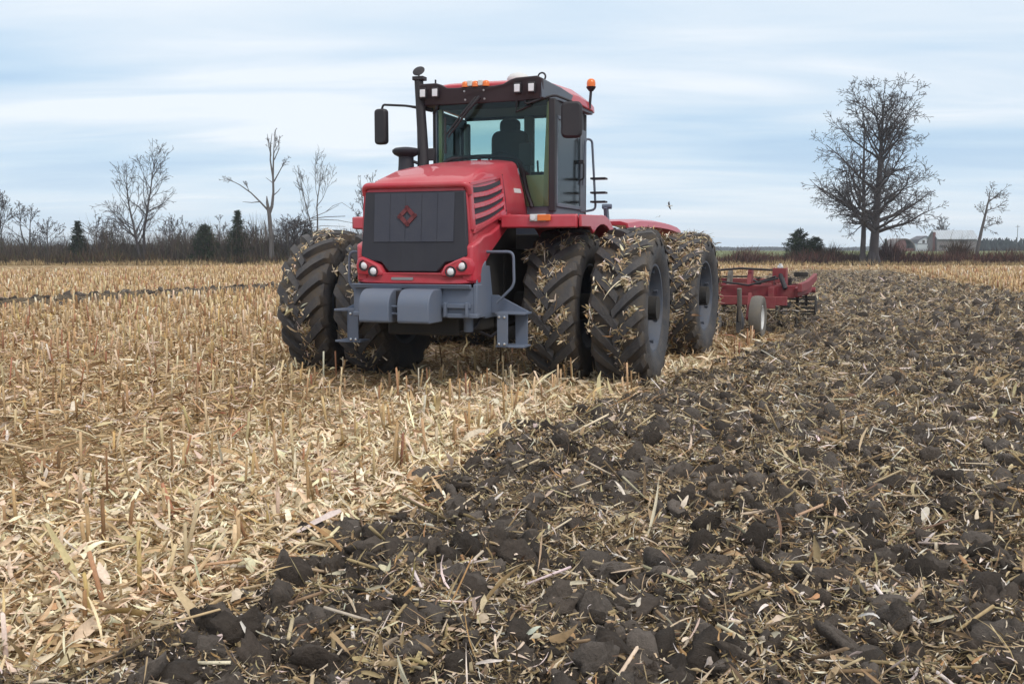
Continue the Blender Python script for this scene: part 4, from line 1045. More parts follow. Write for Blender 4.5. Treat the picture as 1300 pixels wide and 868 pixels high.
    se.prism(rrect(-0.27, 0.27, 2.62, 3.20, 0.12), 'x', -1.42, -1.28); se.prism(rrect(-0.15, 0.15, 3.16, 3.36, 0.07), 'x', -1.40, -1.30); se.prism(rrect(-0.28, 0.28, 2.55, 2.72, 0.06), 'x', -1.36, -0.82); se.box((-1.1, 0, 2.40), (0.4, 0.4, 0.35))
    se.xf(Matrix.Translation((0, -0.02, 0.18))).build("seat", M['seat'], T, bevel=0.03, smooth=50)
    sw = MB(); sw.tube([(-0.55, 0.10, 2.25), (-0.66, 0.10, 2.80)], 0.05, 10)
    sw.tube([(-0.68 + 0.20 * 0.5 * math.cos(a), 0.10 + 0.20 * math.sin(a), 2.84 + 0.2 * 0.86 * math.cos(a)) for a in np.linspace(0, 2 * math.pi, 25)], 0.018, 6, cap=False); sw.box((-0.62, 0.10, 2.82), (0.10, 0.24, 0.08), (0, R(30), 0))
    sw.build("steering_wheel", M['black'], T, smooth=50)
    cs = MB(); cs.box((-1.05, 0.55, 2.66), (0.65, 0.24, 0.16)); cs.tube([(-0.85, 0.56, 2.72), (-0.82, 0.56, 2.90)], 0.015, 6); cs.build('armrest_console', M['seat'], T, bevel=0.015); cs = MB(); cs.box((-1.0, -0.45, 2.62), (0.5, 0.2, 0.12)); cs.box((-0.9, -0.36, 2.64), (0.1, 0.12, 0.06)); cs.tube([(-0.9, -0.32, 2.66), (-0.88, -0.32, 2.95)], 0.014, 6); cs.box((-0.88, -0.32, 2.97), (0.05, 0.05, 0.06))
    cs.build("armrest_console", M['seat'], T, bevel=0.015)
    mo = MB(); mo.box((-0.45, 0.52, 2.95), (0.05, 0.22, 0.30), (0, 0, R(-20))); mo.tube([(-0.45, 0.60, 2.3), (-0.45, 0.55, 2.85)], 0.02, 8); mo.build("monitor", M['seat'], T, bevel=0.015)
    bk = MB(); bk.box((-1.72, 0.15, 3.02), (0.10, 0.15, 1.2)); bk.box((-1.70, 0.70, 2.95), (0.08, 0.36, 1.2)); bk.box((-1.70, -0.82, 2.95), (0.08, 0.10, 1.2)); bk.box((-1.7, -0.2, 2.58), (0.12, 1.5, 0.40)); bk.build("rear_bulkhead", M['trimgrey'], T, bevel=0.03)
    return T
TRACTOR = build_tractor()

# ------------------------------------------------------------------ tillage implement (same axes, origin under its middle)
def build_implement():
    ps = PSI + ART
    I = empty("tillage_implement", (2.36, 20.27, 0), -(math.pi / 2 + ps))
    tag(I, "red tillage frame with discs, shanks and gauge wheels, towed behind the tractor", "tillage implement")
    f = MB()
    for u, z in ((0.0, 0.86), (-1.15, 0.82), (-2.3, 0.82)):
        f.box((u, 0, z), (0.16, 6.7, 0.24))
    for s in (-3.35, -2.1, -0.6, 0.6, 2.1, 3.35):
        f.box((-1.15, s, 0.845), (2.42, 0.12, 0.17))
    f.build("frame", M['red_imp'], I, bevel=0.012)
    f = MB()
    f.prism([(0.10, 0.78), (0.10, 1.0), (0.85, 0.98), (3.0, 0.72), (3.0, 0.60), (0.6, 0.72)], 'y', -0.45, -0.30); f.prism([(0.10, 0.78), (0.10, 1.0), (0.85, 0.98), (3.0, 0.72), (3.0, 0.60), (0.6, 0.72)], 'y', 0.30, 0.45)
    f.box((3.0, 0, 0.66), (0.25, 0.95, 0.10))
    f.build("drawbar", M['red_imp'], I, bevel=0.012)
    # front rail with end brackets
    fr = MB(); fr.box((0.30, 0, 0.69), (0.12, 6.5, 0.17)); fr.build("disc_beam", M['red_imp'], I, bevel=0.01)
    for s in (-2.95, -1.75, 1.75, 2.95):
        b = MB(); b.box((0.22, s, 0.78), (0.30, 0.10, 0.34)); b.box((0.36, s, 0.66), (0.03, 0.18, 0.22)); b.build("beam_bracket", M['red_imp'], I, bevel=0.008)
    # fold towers with hydraulic rams
    for s in (-3.05, -1.55, 1.55, 3.05):
        t = MB(); t.prism([(-0.30, 0.93), (0.05, 0.93), (-0.02, 1.30), (-0.22, 1.33)], 'y', s - 0.13, s - 0.11); t.prism([(-0.30, 0.93), (0.05, 0.93), (-0.02, 1.30), (-0.22, 1.33)], 'y', s + 0.11, s + 0.13)
        t.box((-0.01, s, 1.22), (0.02, 0.26, 0.18)); t.build("fold_tower", M['red_imp'], I, bevel=0.008)
        c = MB(); c.tube([(-0.10, s, 1.24), (0.05, s + 0.05, 1.12), (0.13, s + 0.14, 0.92)], 0.045, 10); c.build("ram", M['black'], I)
        g = MB(); g.tube([(-0.12, s - 0.05, 1.33), (-0.12, s + 0.05, 1.33)], 0.03, 8); g.tube([(-0.12, s, 1.28), (-0.12, s, 1.40)], 0.03, 8); g.build("grease_cap", M['white'], I)
    lv = MB(); lv.prism([(-0.35, 0.92), (0.0, 0.92), (-0.2, 1.28), (-0.4, 1.30)], 'y', 2.42, 2.50); lv.build("lift_plate", M['red_imp'], I, bevel=0.006)
    lv = MB(); lv.prism([(-0.4, 0.92), (-0.05, 0.92), (-0.2, 1.20), (-0.34, 1.29), (-0.5, 1.22)], 'y', 2.02, 2.08); lv.build("crop_guard", M['imptyre'], I, bevel=0.006)
    for u_, z_ in ((-1.15, 1.03), (-2.3, 1.0)):
        t_ = MB(); t_.box((u_, 0, z_), (0.09, 6.0, 0.09)); t_.build("upper_rail", M['red_imp'], I, bevel=0.01)
        for s in (-2.8, -1.4, 0, 1.4, 2.8):
            t_ = MB(); t_.box((u_, s, z_ - .07), (0.05, 0.06, 0.14)); t_.build("rail_post", M['red_imp'], I, bevel=0.005)
    for sg in (1, -1):
        t_ = MB(); t_.prism([(0.2, 0.86), (0.2, 1.02), (-0.9, 1.04), (-1.8, 1.10), (-2.5, 1.16), (-2.5, 1.02), (-1.8, 0.94), (-0.9, 0.86)], 'y', sg * 3.42, sg * 3.50); t_.build("end_plate", M['red_imp'], I, bevel=0.01)
        MB().lathe([(0, -.05), (.14, -.05), (.15, .0), (.14, .05), (0, .05)], 16, (-2.2, sg * 3.2, 1.14), 'z').build("depth_stop", M['chassis'], I)
    for s in np.arange(-3.1, 3.2, 0.62):
        sp_ = MB(); sp_.tube([(-1.15 + .05 * math.cos(a), s + .05 * math.sin(a), 0.92 + a * 0.006) for a in np.linspace(0, 30, 60)], 0.012, 5); sp_.build("trip_spring", M['chassis'], I, smooth=60)
        MB().tube([(0.2, s, 0.62), (-0.3, s + .1, 0.56), (-0.9, s + .05, 0.60)], 0.035, 7).build("shank_arm", M['chassis'], I)
    hs = MB(); hs.tube([(0.12, 3.0, 1.15), (-0.3, 2.6, 1.02), (-0.9, 2.3, 1.12), (-1.2, 1.5, 1.10)], 0.02, 7); hs.tube([(0.12, 3.05, 1.12), (0.2, 2.5, 0.98), (0.1, 1.8, 1.06), (0.15, 1.2, 1.0)], 0.02, 7); hs.build("hydraulic_line", M['black'], I, smooth=60)
    hs = MB(); hs.tube([(0.1, 0.8, 1.10), (0.0, 1.6, 1.24), (-0.1, 2.3, 1.30), (-0.15, 2.9, 1.27)], 0.022, 8); hs.tube([(3.0, 0.1, 0.75), (1.6, 0.35, 1.2), (0.1, 0.8, 1.10)], 0.022, 8); hs.build("hydraulic_hose", M['black'], I, smooth=60)
    # gauge wheels
    tyre = MB().lathe([(0.22, 0.075), (0.26, 0.10), (0.33, 0.118), (0.385, 0.105), (0.405, 0.06), (0.41, 0.0), (0.405, -0.06), (0.385, -0.105), (0.33, -0.118), (0.26, -0.10), (0.22, -0.075)], 40)
    rim = MB().lathe([(0.225, -0.08), (0.23, 0.085), (0.215, 0.09), (0.19, 0.05), (0.10, 0.03), (0.08, 0.07), (0, 0.08)], 32)
    to = tyre.build("tyre", M['imptyre']); rmo = rim.build("gauge_wheel", M['white'])
    first = True
    for s, u in ((2.80, 0.55), (0.95, -0.75), (-0.95, -0.75), (-2.80, 0.55)):
        if first: w, ty = rmo, to; first = False
        else:
            w = rmo.copy(); ty = to.copy(); COL.objects.link(w); COL.objects.link(ty)
        ty.parent = w; w.parent = I; w.location = (u + .35, s, 0.405)
        a = MB(); a.tube([(u + .30, s - 0.20, 0.40), (u + .30, s - 0.02, 0.40)], 0.04, 8); a.box((u + 0.15, s - 0.20, 0.60), (0.08, 0.06, 0.55), (0, R(-30), 0)); a.build("wheel_arm", M['red_imp'], I, bevel=0.006)
        rmod = MB(); rmod.tube([(u + 0.62, s - 0.30, 0.95), (u + 0.56, s - 0.30, 0.62)], 0.045, 10); rmod.tube([(u + 0.56, s - 0.30, 0.62), (u + 0.50, s - 0.30, 0.34)], 0.03, 10); rmod.build("depth_screw", M['imptyre'], I)
    # disc blades
    ds = MB().lathe([(0.0, 0.07), (0.10, 0.06), (0.20, 0.03), (0.29, -0.01), (0.31, -0.03), (0.306, -0.034), (0.20, 0.02), (0.0, 0.06)], 32).build("disc_blade", M['steel'])
    hb = MB().box((0, 0, 0), (0.06, 0.05, 0.4)).build("disc_hanger", M['black'])
    for k in range(12):
        s = -2.4 + k * 4.8 / 11
        if k: d = ds.copy(); h2 = hb.copy(); COL.objects.link(d); COL.objects.link(h2)
        else: d, h2 = ds, hb
        d.parent = I; d.location = (0.42, s, 0.26); d.rotation_euler = (0, 0, R(20 if s > 0 else -20) + R(180 if s < 0 else 0))
        h2.parent = I; h2.location = (0.36, s - 0.05, 0.47)
    # C shanks with points
    sh = MB(); sh.tube([(0.12, 0, 0.0), (0.02, 0, 0.10), (-0.14, 0, 0.08), (-0.24, 0, -0.10), (-0.20, 0, -0.36), (-0.08, 0, -0.58), (0.02, 0, -0.74)], [0.035, 0.035, 0.035, 0.035, 0.032, 0.03, 0.035], 8); sh.box((0.04, 0, -0.72), (0.05, 0.16, 0.16), (0, R(25), 0))
    sho = sh.build("shank", M['chassis'], None, smooth=50); first = True
    for u, ss in ((-1.15, np.arange(-3.2, 3.3, 0.92)), (-2.3, np.arange(-2.75, 2.9, 0.92))):
        for s in ss:
            if first: q = sho; first = False
            else: q = sho.copy(); COL.objects.link(q)
            q.parent = I; q.location = (u, float(s), 0.72)
    # rear levelling gang: red arms carrying a rolling basket
    for s in (-3.1, -1.2, 1.2, 3.1):
        a = MB(); a.prism([(-2.3, 0.76), (-2.3, 0.92), (-3.2, 0.86), (-3.2, 0.72)], 'y', s - 0.05, s + 0.05); a.build("rear_arm", M['red_imp'], I, bevel=0.01)
    rb = MB(); rb.tube([(-3.2, -3.4, 0.78), (-3.2, 3.4, 0.78)], 0.06, 8); rb.build("rear_bar", M['red_imp'], I)
    bs = MB()
    for k in range(12):
        a = 2 * math.pi * k / 12; bs.tube([(-3.35 + 0.20 * math.cos(a + s_ * 0.12), s_, 0.42 + 0.20 * math.sin(a + s_ * 0.12)) for s_ in np.linspace(-3.4, 3.4, 15)], 0.014, 5)
    for s in np.linspace(-3.4, 3.4, 9): bs.lathe([(0.04, -0.01), (0.2, -0.01), (0.2, 0.01), (0.04, 0.01)], 16, (-3.35, float(s), 0.42))
    bs.build("rolling_basket", M['chassis'], I)
    for s in (-3.2, -1.5, 1.5, 3.2):
        MB().tube([(-3.2, s, 0.76), (-3.30, s, 0.6), (-3.35, s, 0.42)], 0.03, 8).build("basket_arm", M['black'], I)
    # trash dragged on the shanks
    rng = np.random.default_rng(5); n = 1500
    P = np.stack([rng.normal(-1.0, 0.35, n), rng.uniform(-3.3, 3.3, n), np.abs(rng.normal(0.28, 0.16, n)) + 0.05], -1)
    acc = NP(); acc.add(*ribbons(rng, P, frames(rng.random(n) * 6.28, rng.normal(0, 0.6, n), rng.normal(0, 0.7, n)), rng.uniform(0.1, 0.35, n), rng.uniform(0.012, 0.03, n), rng.normal(0, 0.9, n), 4, 2, pick(rng, n, PAL_TILL, W_TILL) * 0.8))
    tag(acc.build("caught_trash", M['straw'], I), kind="stuff")
build_implement()
# ------------------------------------------------------------------ trees and hedges beyond the field
def w_at(px, py, Y):
    return Vector(((px - 650) / 1250 * Y, Y, CAM_H + (318 - py) / 1250 * Y))

def seg_mesh(name, segs, mat, parent, big=False):
    """tapered limbs from (p0, p1, r0, r1) rows"""
    S = np.array([[*a, *b, r0, r1] for a, b, r0, r1 in segs])
    A, B, r0, r1 = S[:, :3], S[:, 3:6], S[:, 6], S[:, 7]
    D = B - A; D /= np.maximum(np.linalg.norm(D, axis=1, keepdims=True), 1e-6)
    ref = np.where(np.abs(D[:, 2:3]) > 0.9, np.array([[1.0, 0, 0]]), np.array([[0, 0, 1.0]]))
    U = np.cross(D, ref); U /= np.linalg.norm(U, axis=1, keepdims=True); W = np.cross(D, U)
    k = 8 if big else 4
    an = np.linspace(0, 2 * np.pi, k, endpoint=False)
    ring = U[:, None] * np.cos(an)[None, :, None] + W[:, None] * np.sin(an)[None, :, None]
    V = np.concatenate([A[:, None] + ring * r0[:, None, None], B[:, None] + ring * r1[:, None, None]], 1)
    f = np.array([(i, (i + 1) % k, k + (i + 1) % k, k + i) for i in range(k)])
    F = (np.arange(len(S))[:, None, None] * 2 * k + f[None]).reshape(-1, 4)
    return np_mesh(name, V.reshape(-1, 3), [F], mat, None, parent, smooth=True)

def grow(out, rng, p, d, L, r, lvl, P):
    mx = len(P['n']); n = max(3, int(round(L / P['step'][min(lvl, len(P['step']) - 1)])))
    sl = L / n; wv = P['wander'][min(lvl, 3)]; tr = P['trop'][min(lvl, 3)]
    nch = P['n'][lvl] if lvl < mx else 0
    if 0 < lvl < mx: nch = int(round(nch * min(1.3, max(0.35, L / P['ref'][lvl]))))
    ts = sorted(rng.uniform(P['t0'][min(lvl, 3)], 1.0) for _ in range(nch)); ci = 0
    az = rng.uniform(0, 6.28)
    rmin = P.get('rmin', 0.016); rr = r
    for i in range(n):
        d = (d + Vector((rng.gauss(0, wv), rng.gauss(0, wv), rng.gauss(0, wv))) + Vector((0, 0, tr))).normalized()
        p2 = p + d * sl; r2 = max(rmin, r * (1 - 0.86 * ((i + 1) / n) ** 0.9))
        out.append((lvl, tuple(p), tuple(p2), rr, r2))
        while ci < len(ts) and ts[ci] <= (i + 1) / n:
            t = ts[ci]; ci += 1
            az += 2.4 + rng.gauss(0, 0.4)
            u = d.orthogonal().normalized(); v = d.cross(u)
            lo, hi = P['ang'][min(lvl, 3)]
            a = R(lo + (hi - lo) * (1 - t) if lvl == 0 else rng.uniform(lo, hi))
            cd = d * math.cos(a) + (u * math.cos(az) + v * math.sin(az)) * math.sin(a)
            if lvl == 0: cl = np.interp(t, P['len_t'], P['len']) * rng.uniform(0.75, 1.12)
            else: cl = L * P['ratio'][min(lvl, 3)] * (1.05 - 0.5 * t) * rng.uniform(0.7, 1.2)
            q = p + d * sl * rng.random()
            grow(out, rng, q, cd, cl, max(rmin, min(r2 * 0.62, P.get('rk', 0.025) * cl + 0.01)), lvl + 1, P)
        p, rr = p2, r2

def finish_tree(T, out, mat, trunk_lvls=1):
    tk = [s[1:] for s in out if s[0] < trunk_lvls]; cr = [s[1:] for s in out if s[0] >= trunk_lvls]
    seg_mesh("trunk", tk, mat, T, True)
    if cr: seg_mesh("crown", cr, mat, T)

def bare_tree(px, py_top, wid, Y, label, seed, stems=1, name="bare_tree", lean=0.0, dens=1.0, base_py=None, mat='bark', rmin=0.02, group=None, upright=False):
    rng = random.Random(seed)
    gx = (px - 650) / 1250 * Y
    gz = float(H(np.array([gx]), np.array([Y]))[0])
    top = CAM_H + (318 - py_top) / 1250 * Y; h = top - gz; half = wid / 2 / 1250 * Y
    T = empty(name, (gx, Y, gz)); tag(T, label, "tree", group)
    out = []
    for s in range(stems):
        hh = h * (1 if s == 0 else rng.uniform(0.75, 0.95))
        P = dict(n=[int((15 if stems == 1 else 10) * dens), 6, 5], step=[0.7, 0.45, 0.35, 0.3], wander=[0.05, 0.10, 0.14, 0.16], trop=[0.03, 0.10 if upright else 0.05, 0.05, 0.03],
                 t0=[0.22, 0.2, 0.15, 0.1], ang=[(22, 62), (25, 50), (25, 55), (25, 60)], len_t=[0, 0.25, 0.55, 0.85, 1], len=[half * .9, half * 1.25, half * 1.15, half * .75, half * .35],
                 ratio=[.5, .5, .5, .5], ref=[1, half * 1.1, half * .5, half * .3], rmin=rmin)
        if upright: P['ang'] = [(15, 38), (18, 35), (20, 40), (20, 40)]; P['len'] = [half * 1.3, half * 2.2, half * 2.0, half * 1.2, half * .5]
        dv = Vector((lean + (rng.uniform(-.22, .22) if s else 0), rng.uniform(-.05, .05), 1)).normalized()
        grow(out, rng, Vector((rng.uniform(-.3, .3) if s else 0, 0, -0.05)), dv, hh, (0.012 if not upright else 0.008) * h + 0.05, 0, P)
    finish_tree(T, out, M[mat])
    return T

def big_tree():
    Y = 110.0; gx = (1104 - 650) / 1250 * Y
    T = empty("big_bare_tree", (gx, Y, 0)); tag(T, "tall broad leafless tree with a twin trunk standing alone at the field edge", "tree")
    rng = random.Random(41); out = []
    P = dict(n=[38, 9, 7, 4], step=[0.8, 0.55, 0.4, 0.3], wander=[0.016, 0.10, 0.16, 0.2], trop=[0.08, 0.035, 0.01, -0.01], t0=[0.16, 0.22, 0.15, 0.1],
             ang=[(24, 84), (28, 60), (30, 62), (30, 65)], len_t=[0, 0.16, 0.35, 0.6, 0.85, 1], len=[6.5, 7.6, 8.2, 7.4, 5.4, 3.6], ratio=[.5, .46, .46, .42], ref=[1, 6.0, 2.6, 1.2], rmin=0.019, rk=0.034)
    grow(out, rng, Vector((0.25, 0, -0.1)), Vector((0.0, 0, 1)), 17.6, 0.60, 0, P)
    P2 = dict(P); P2['n'] = [22, 8, 6, 4]; P2['len'] = [6.5, 7.6, 7.4, 5.8, 3.8, 2.2]
    grow(out, rng, Vector((-0.80, 0.3, -0.1)), Vector((-0.03, 0.0, 1)), 15.6, 0.36, 0, P2)
    # root flare
    for k in range(7):
        a = k * 0.9; out.append((0, (0.25 + 0.85 * math.cos(a), 0.85 * math.sin(a), -0.1), (0.25 + 0.2 * math.cos(a), 0.2 * math.sin(a), 1.5), 0.22, 0.3))
    out.append((0, (-.80, .3, -.1), (-.80, .3, 1.2), 0.5, 0.36))
    finish_tree(T, out, M['bark'])
big_tree()

def conifer(px, py_top, wid, Y, label, seed, name="conifer", bushy=False, dark=1.0):
    rng = np.random.default_rng(seed)
    gx = (px - 650) / 1250 * Y; gz = float(H(np.array([gx]), np.array([Y]))[0])
    h = CAM_H + (318 - py_top) / 1250 * Y - gz; Rm = wid / 2 / 1250 * Y
    T = empty(name, (gx, Y, gz)); tag(T, label, "conifer")
    MB().tube([(0, 0, -0.05), (0, 0, h * 0.5), (0, 0, h * 0.97)], [0.16, 0.10, 0.02], 8).build("trunk", M['bark'], T)
    tiers = max(10, int(h * 3.4)); acc = NP()
    for k in range(tiers):
        t = (k + 0.5) / tiers; z = h * (0.06 + 0.92 * t)
        R0 = Rm * ((1 - t) ** (0.55 if bushy else 0.85)) * rng.uniform(0.8, 1.15) + 0.10
        nb = int(13 + 16 * (1 - t))
        az = rng.random(nb) * 6.28; Lb = R0 * rng.uniform(0.6, 1.12, nb)
        for a, l in zip(az, Lb):
            m = max(7, int(l * 15)); f = rng.random(m) ** 0.6
            P = np.stack([np.cos(a) * l * f + rng.normal(0, .09, m), np.sin(a) * l * f + rng.normal(0, .09, m), z + l * f * (0.18 if bushy or t > .7 else -0.12) + rng.normal(0, .09, m)], -1)
            C = np.array([(0.020, 0.034, 0.018), (0.030, 0.048, 0.022), (0.042, 0.060, 0.030), (0.032, 0.034, 0.02)])[rng.integers(0, 4, m)] * dark
            acc.add(*ribbons(rng, P, frames(a + rng.normal(0, 0.7, m), rng.normal(0.1, 0.5, m), rng.normal(0, 0.8, m)), rng.uniform(0.25, 0.6, m), rng.uniform(0.05, 0.11, m), rng.normal(0, .5, m), 2, 2, C))
    acc.build("crown", M['leafmat'], T)

def twig_bush(px, py_top, wid, Y, label, seed, col, n=420, name="bush", cat="bush"):
    rng = np.random.default_rng(seed)
    gx = (px - 650) / 1250 * Y; gz = float(H(np.array([gx]), np.array([Y]))[0])
    h = CAM_H + (318 - py_top) / 1250 * Y - gz; hw = wid / 2 / 1250 * Y
    P = np.stack([rng.normal(0, hw * .35, n), rng.normal(0, hw * .3, n), np.abs(rng.normal(0, h * .2, n))], -1)
    yaw = np.arctan2(P[:, 1], P[:, 0]) + rng.normal(0, .8, n)
    C = np.array(col)[None] * rng.uniform(0.6, 1.4, (n, 1))
    acc = NP(); acc.add(*ribbons(rng, P, frames(yaw, rng.uniform(0.7, 1.5, n), rng.normal(0, .5, n)), np.clip(rng.normal(h * .6, h * .18, n), .2, h), rng.uniform(0.03, 0.08, n), rng.normal(0, .5, n), 3, 2, C, base=True))
    o = acc.build(name, M['leafmat']); o.location = (gx, Y, gz); tag(o, label, cat)
    return o

def brush(name, label, x0, x1, y0, y1, n, hm, cols, seed, wd=(0.04, 0.10), var=0.35):
    rng = np.random.default_rng(seed)
    x = rng.uniform(x0, x1, n); y = rng.uniform(y0, y1, n)
    hh = hm * (0.35 + 1.3 * fbm(x * 0.30, y * 0.1, seed, 3)) * np.clip(rng.normal(1, var, n), 0.25, 1.7)
    P = np.stack([x, y, H(x, y) - 0.02], -1)
    C = np.array(cols)[rng.integers(0, len(cols), n)] * rng.uniform(0.7, 1.35, (n, 1))
    acc = NP(); acc.add(*ribbons(rng, P, frames(rng.random(n) * 6.28, np.clip(rng.normal(1.3, .2, n), .5, 1.57), rng.normal(0, .5, n)), hh, rng.uniform(*wd, n), rng.normal(0, .45, n), 3, 2, C, base=True))
    o = acc.build(name, M['leafmat']); tag(o, label, None, kind="stuff"); return o

BR = [(0.075, 0.056, 0.054), (0.095, 0.074, 0.066), (0.055, 0.045, 0.044), (0.12, 0.095, 0.07), (0.075, 0.075, 0.05)]
brush("hedgerow_brush", "dark leafless brush along the far edge of the stubble", -72, -14, 111.5, 122, 21000, 2.5, BR, 201, (0.025, 0.07), 0.5)
brush("hedgerow_undergrowth", "low brown undergrowth at the foot of the hedgerow", -72, -14, 110, 113, 8000, 0.95, [(0.085, 0.055, 0.038), (0.12, 0.085, 0.05), (0.06, 0.04, 0.03), (0.075, 0.075, 0.035)], 202)
brush("red_brush", "low reddish brown brush between the stubble and the green field", 18, 75, 110.5, 115, 13000, 1.15, [(0.115, 0.050, 0.045), (0.085, 0.042, 0.038), (0.14, 0.085, 0.06), (0.075, 0.05, 0.04)], 203)
brush("dry_grass", "pale dry grass fringe along the field edge", -72, 75, 107.5, 111, 12000, 0.45, [(0.42, 0.33, 0.19), (0.34, 0.25, 0.13), (0.25, 0.18, 0.10)], 204, (0.03, 0.08))

G = "leafless trees along the left hedgerow"
bare_tree(6, 250, 46, 118, "pale bare tree cut off by the left edge of the photo", 1, stems=2, dens=0.8, group=G, upright=True)
bare_tree(37, 257, 46, 116, "dense twiggy bare tree second from the left edge", 2, stems=2, dens=1.0, group=G)
bare_tree(63, 278, 44, 114, "low spreading bare tree left of the dark ragged conifer", 3, dens=1.0, group=G)
bare_tree(122, 277, 46, 118, "small bare tree just right of the dark ragged conifer", 4, stems=2, group=G)
bare_tree(152, 283, 44, 116, "low bushy bare tree left of the tall hedgerow tree", 5, stems=2, dens=1.2, group=G)
bare_tree(184, 191, 82, 112, "tallest bare tree in the left hedgerow with a full oval crown", 6, stems=2, dens=2.2, group=G, rmin=0.017)
bare_tree(219, 275, 40, 117, "small dense bare tree right of the tall hedgerow tree", 7, stems=2, dens=1.3, group=G)
bare_tree(238, 279, 34, 119, "slim bare tree just left of the round dark conifer", 8, group=G)
bare_tree(281, 282, 34, 119, "thin bare tree between the two dark green conifers", 9, stems=2, group=G)
bare_tree(322, 288, 36, 118, "low bare tree between the spired conifer and the broken snag", 10, stems=2, group=G)
bare_tree(403, 203, 56, 116, "thin pale bare tree with forked stems rising behind the left front tyre", 11, stems=2, dens=0.42, group=G, upright=True, rmin=0.014, mat="bark_grey")
bare_tree(376, 284, 56, 113, "dense dark thicket tree right of the broken snag", 12, stems=4, dens=1.5, group=G)
bare_tree(466, 218, 46, 120, "bare tree mostly hidden behind the tractor's hood", 13, stems=2, dens=1.0, group=G)
conifer(102, 281, 34, 113, "dark ragged conifer in the left part of the hedgerow", 21, dark=.8)
conifer(262, 285, 44, 112.5, "rounded dark green conifer left of the spired conifer", 22, bushy=True)
conifer(304, 267, 44, 113, "dark green conifer with a pointed spire, left of the broken snag", 23)
conifer(392, 291, 34, 119, "dark evergreen showing just behind the left front tyre", 24, bushy=True, dark=.8)

def snag():
    Y = 111.5; b = w_at(346, 337, Y); b.z = 0
    T = empty("broken_tree", b); tag(T, "broken grey tree with a snapped spike, one long left limb and a tall thin leader", "tree")
    q = lambda px, py: w_at(px, py, Y) - b
    out = []; rng = random.Random(77)
    def poly(pts, r, lvl=0):
        for i in range(len(pts) - 1):
            out.append((lvl, tuple(pts[i]), tuple(pts[i + 1]), r[i], r[i + 1]))
    poly([Vector((0, 0, -.05)), q(346, 310), q(345, 285), q(344, 270)], [.33, .27, .24, .21])
    poly([q(344, 272), q(342, 258), q(341.5, 250)], [.21, .15, .04])
    poly([q(340, 305), q(339, 290), q(338, 280)], [.17, .12, .03])
    poly([q(344, 272), q(348, 262), q(350, 245), q(350, 225), q(351, 205), q(352, 188), q(354, 168)], [.21, .17, .13, .11, .08, .05, .03])
    poly([q(350, 228), q(347, 205), q(348, 185), q(350, 172)], [.10, .08, .05, .02])
    poly([q(343, 268), q(334, 258), q(322, 246), q(308, 236), q(292, 228)], [.11, .09, .07, .05, .02], 1)
    poly([q(333, 257), q(322, 258), q(311, 257)], [.06, .04, .02], 1)
    poly([q(351, 232), q(359, 218), q(368, 203)], [.08, .05, .02], 1)
    poly([q(349, 250), q(356, 244), q(359, 240)], [.06, .04, .02], 1)
    poly([q(350, 234), q(345, 230), q(341, 227)], [.05, .03, .02], 1)
    poly([q(348, 200), q(345, 185), q(344, 173)], [.06, .04, .02], 1); poly([q(352, 205), q(358, 192), q(359, 176)], [.06, .04, .02], 1)
    P = dict(n=[7, 4, 3], step=[.3, .3, .3], wander=[.12, .14, .15, .15], trop=[.06, .05, .03, .02], t0=[.2, .2, .2, .2], ang=[(20, 40), (25, 45), (25, 45), (25, 45)], len_t=[0, 1], len=[.9, .5], ratio=[.5, .5, .5, .5], ref=[1, .8, .5, .3], rmin=.016)
    for a, d, L in ((q(351, 200), (0.1, 0, 1), 2.6), (q(348, 200), (-.1, 0, 1), 2.2), (q(359, 218), (.5, 0, .8), 1.6), (q(300, 232), (-.9, 0, .3), 1.0), (q(320, 245), (-.3, 0, 1), 1.0), (q(353, 190), (.1, 0, 1), 1.9)):
        sub = []; grow(sub, rng, Vector(a), Vector(d), L, .05, 0, P); out.extend((1, *s[1:]) for s in sub)
    finish_tree(T, out, M['bark_grey'])
snag()

def arched_branch():
    Y = 112.0; b = w_at(368, 337, Y); b.z = 0
    T = empty("fallen_branch", b); tag(T, "long arching dead branches reaching right from the thicket behind the left tyres", "branch")
    q = lambda px, py: w_at(px, py, Y) - b; out = []
    for pts, r in (([(366, 292), (380, 285), (398, 277), (415, 270), (432, 261)], .07), ([(398, 278), (415, 276), (440, 275)], .05), ([(385, 283), (405, 279), (430, 280), (452, 284)], .05), ([(368, 300), (385, 292), (410, 287), (440, 288)], .05), ([(415, 270), (425, 262), (436, 258), (448, 266)], .03)):
        for i in range(len(pts) - 1): out.append((0, tuple(q(*pts[i])), tuple(q(*pts[i + 1])), r * (1 - i * .18), r * (1 - (i + 1) * .18)))
    out.append((0, (0, 0, 0), tuple(q(366, 292)), .1, .07))
    seg_mesh("branch", [s[1:] for s in out], M['bark_grey'], T)
arched_branch()

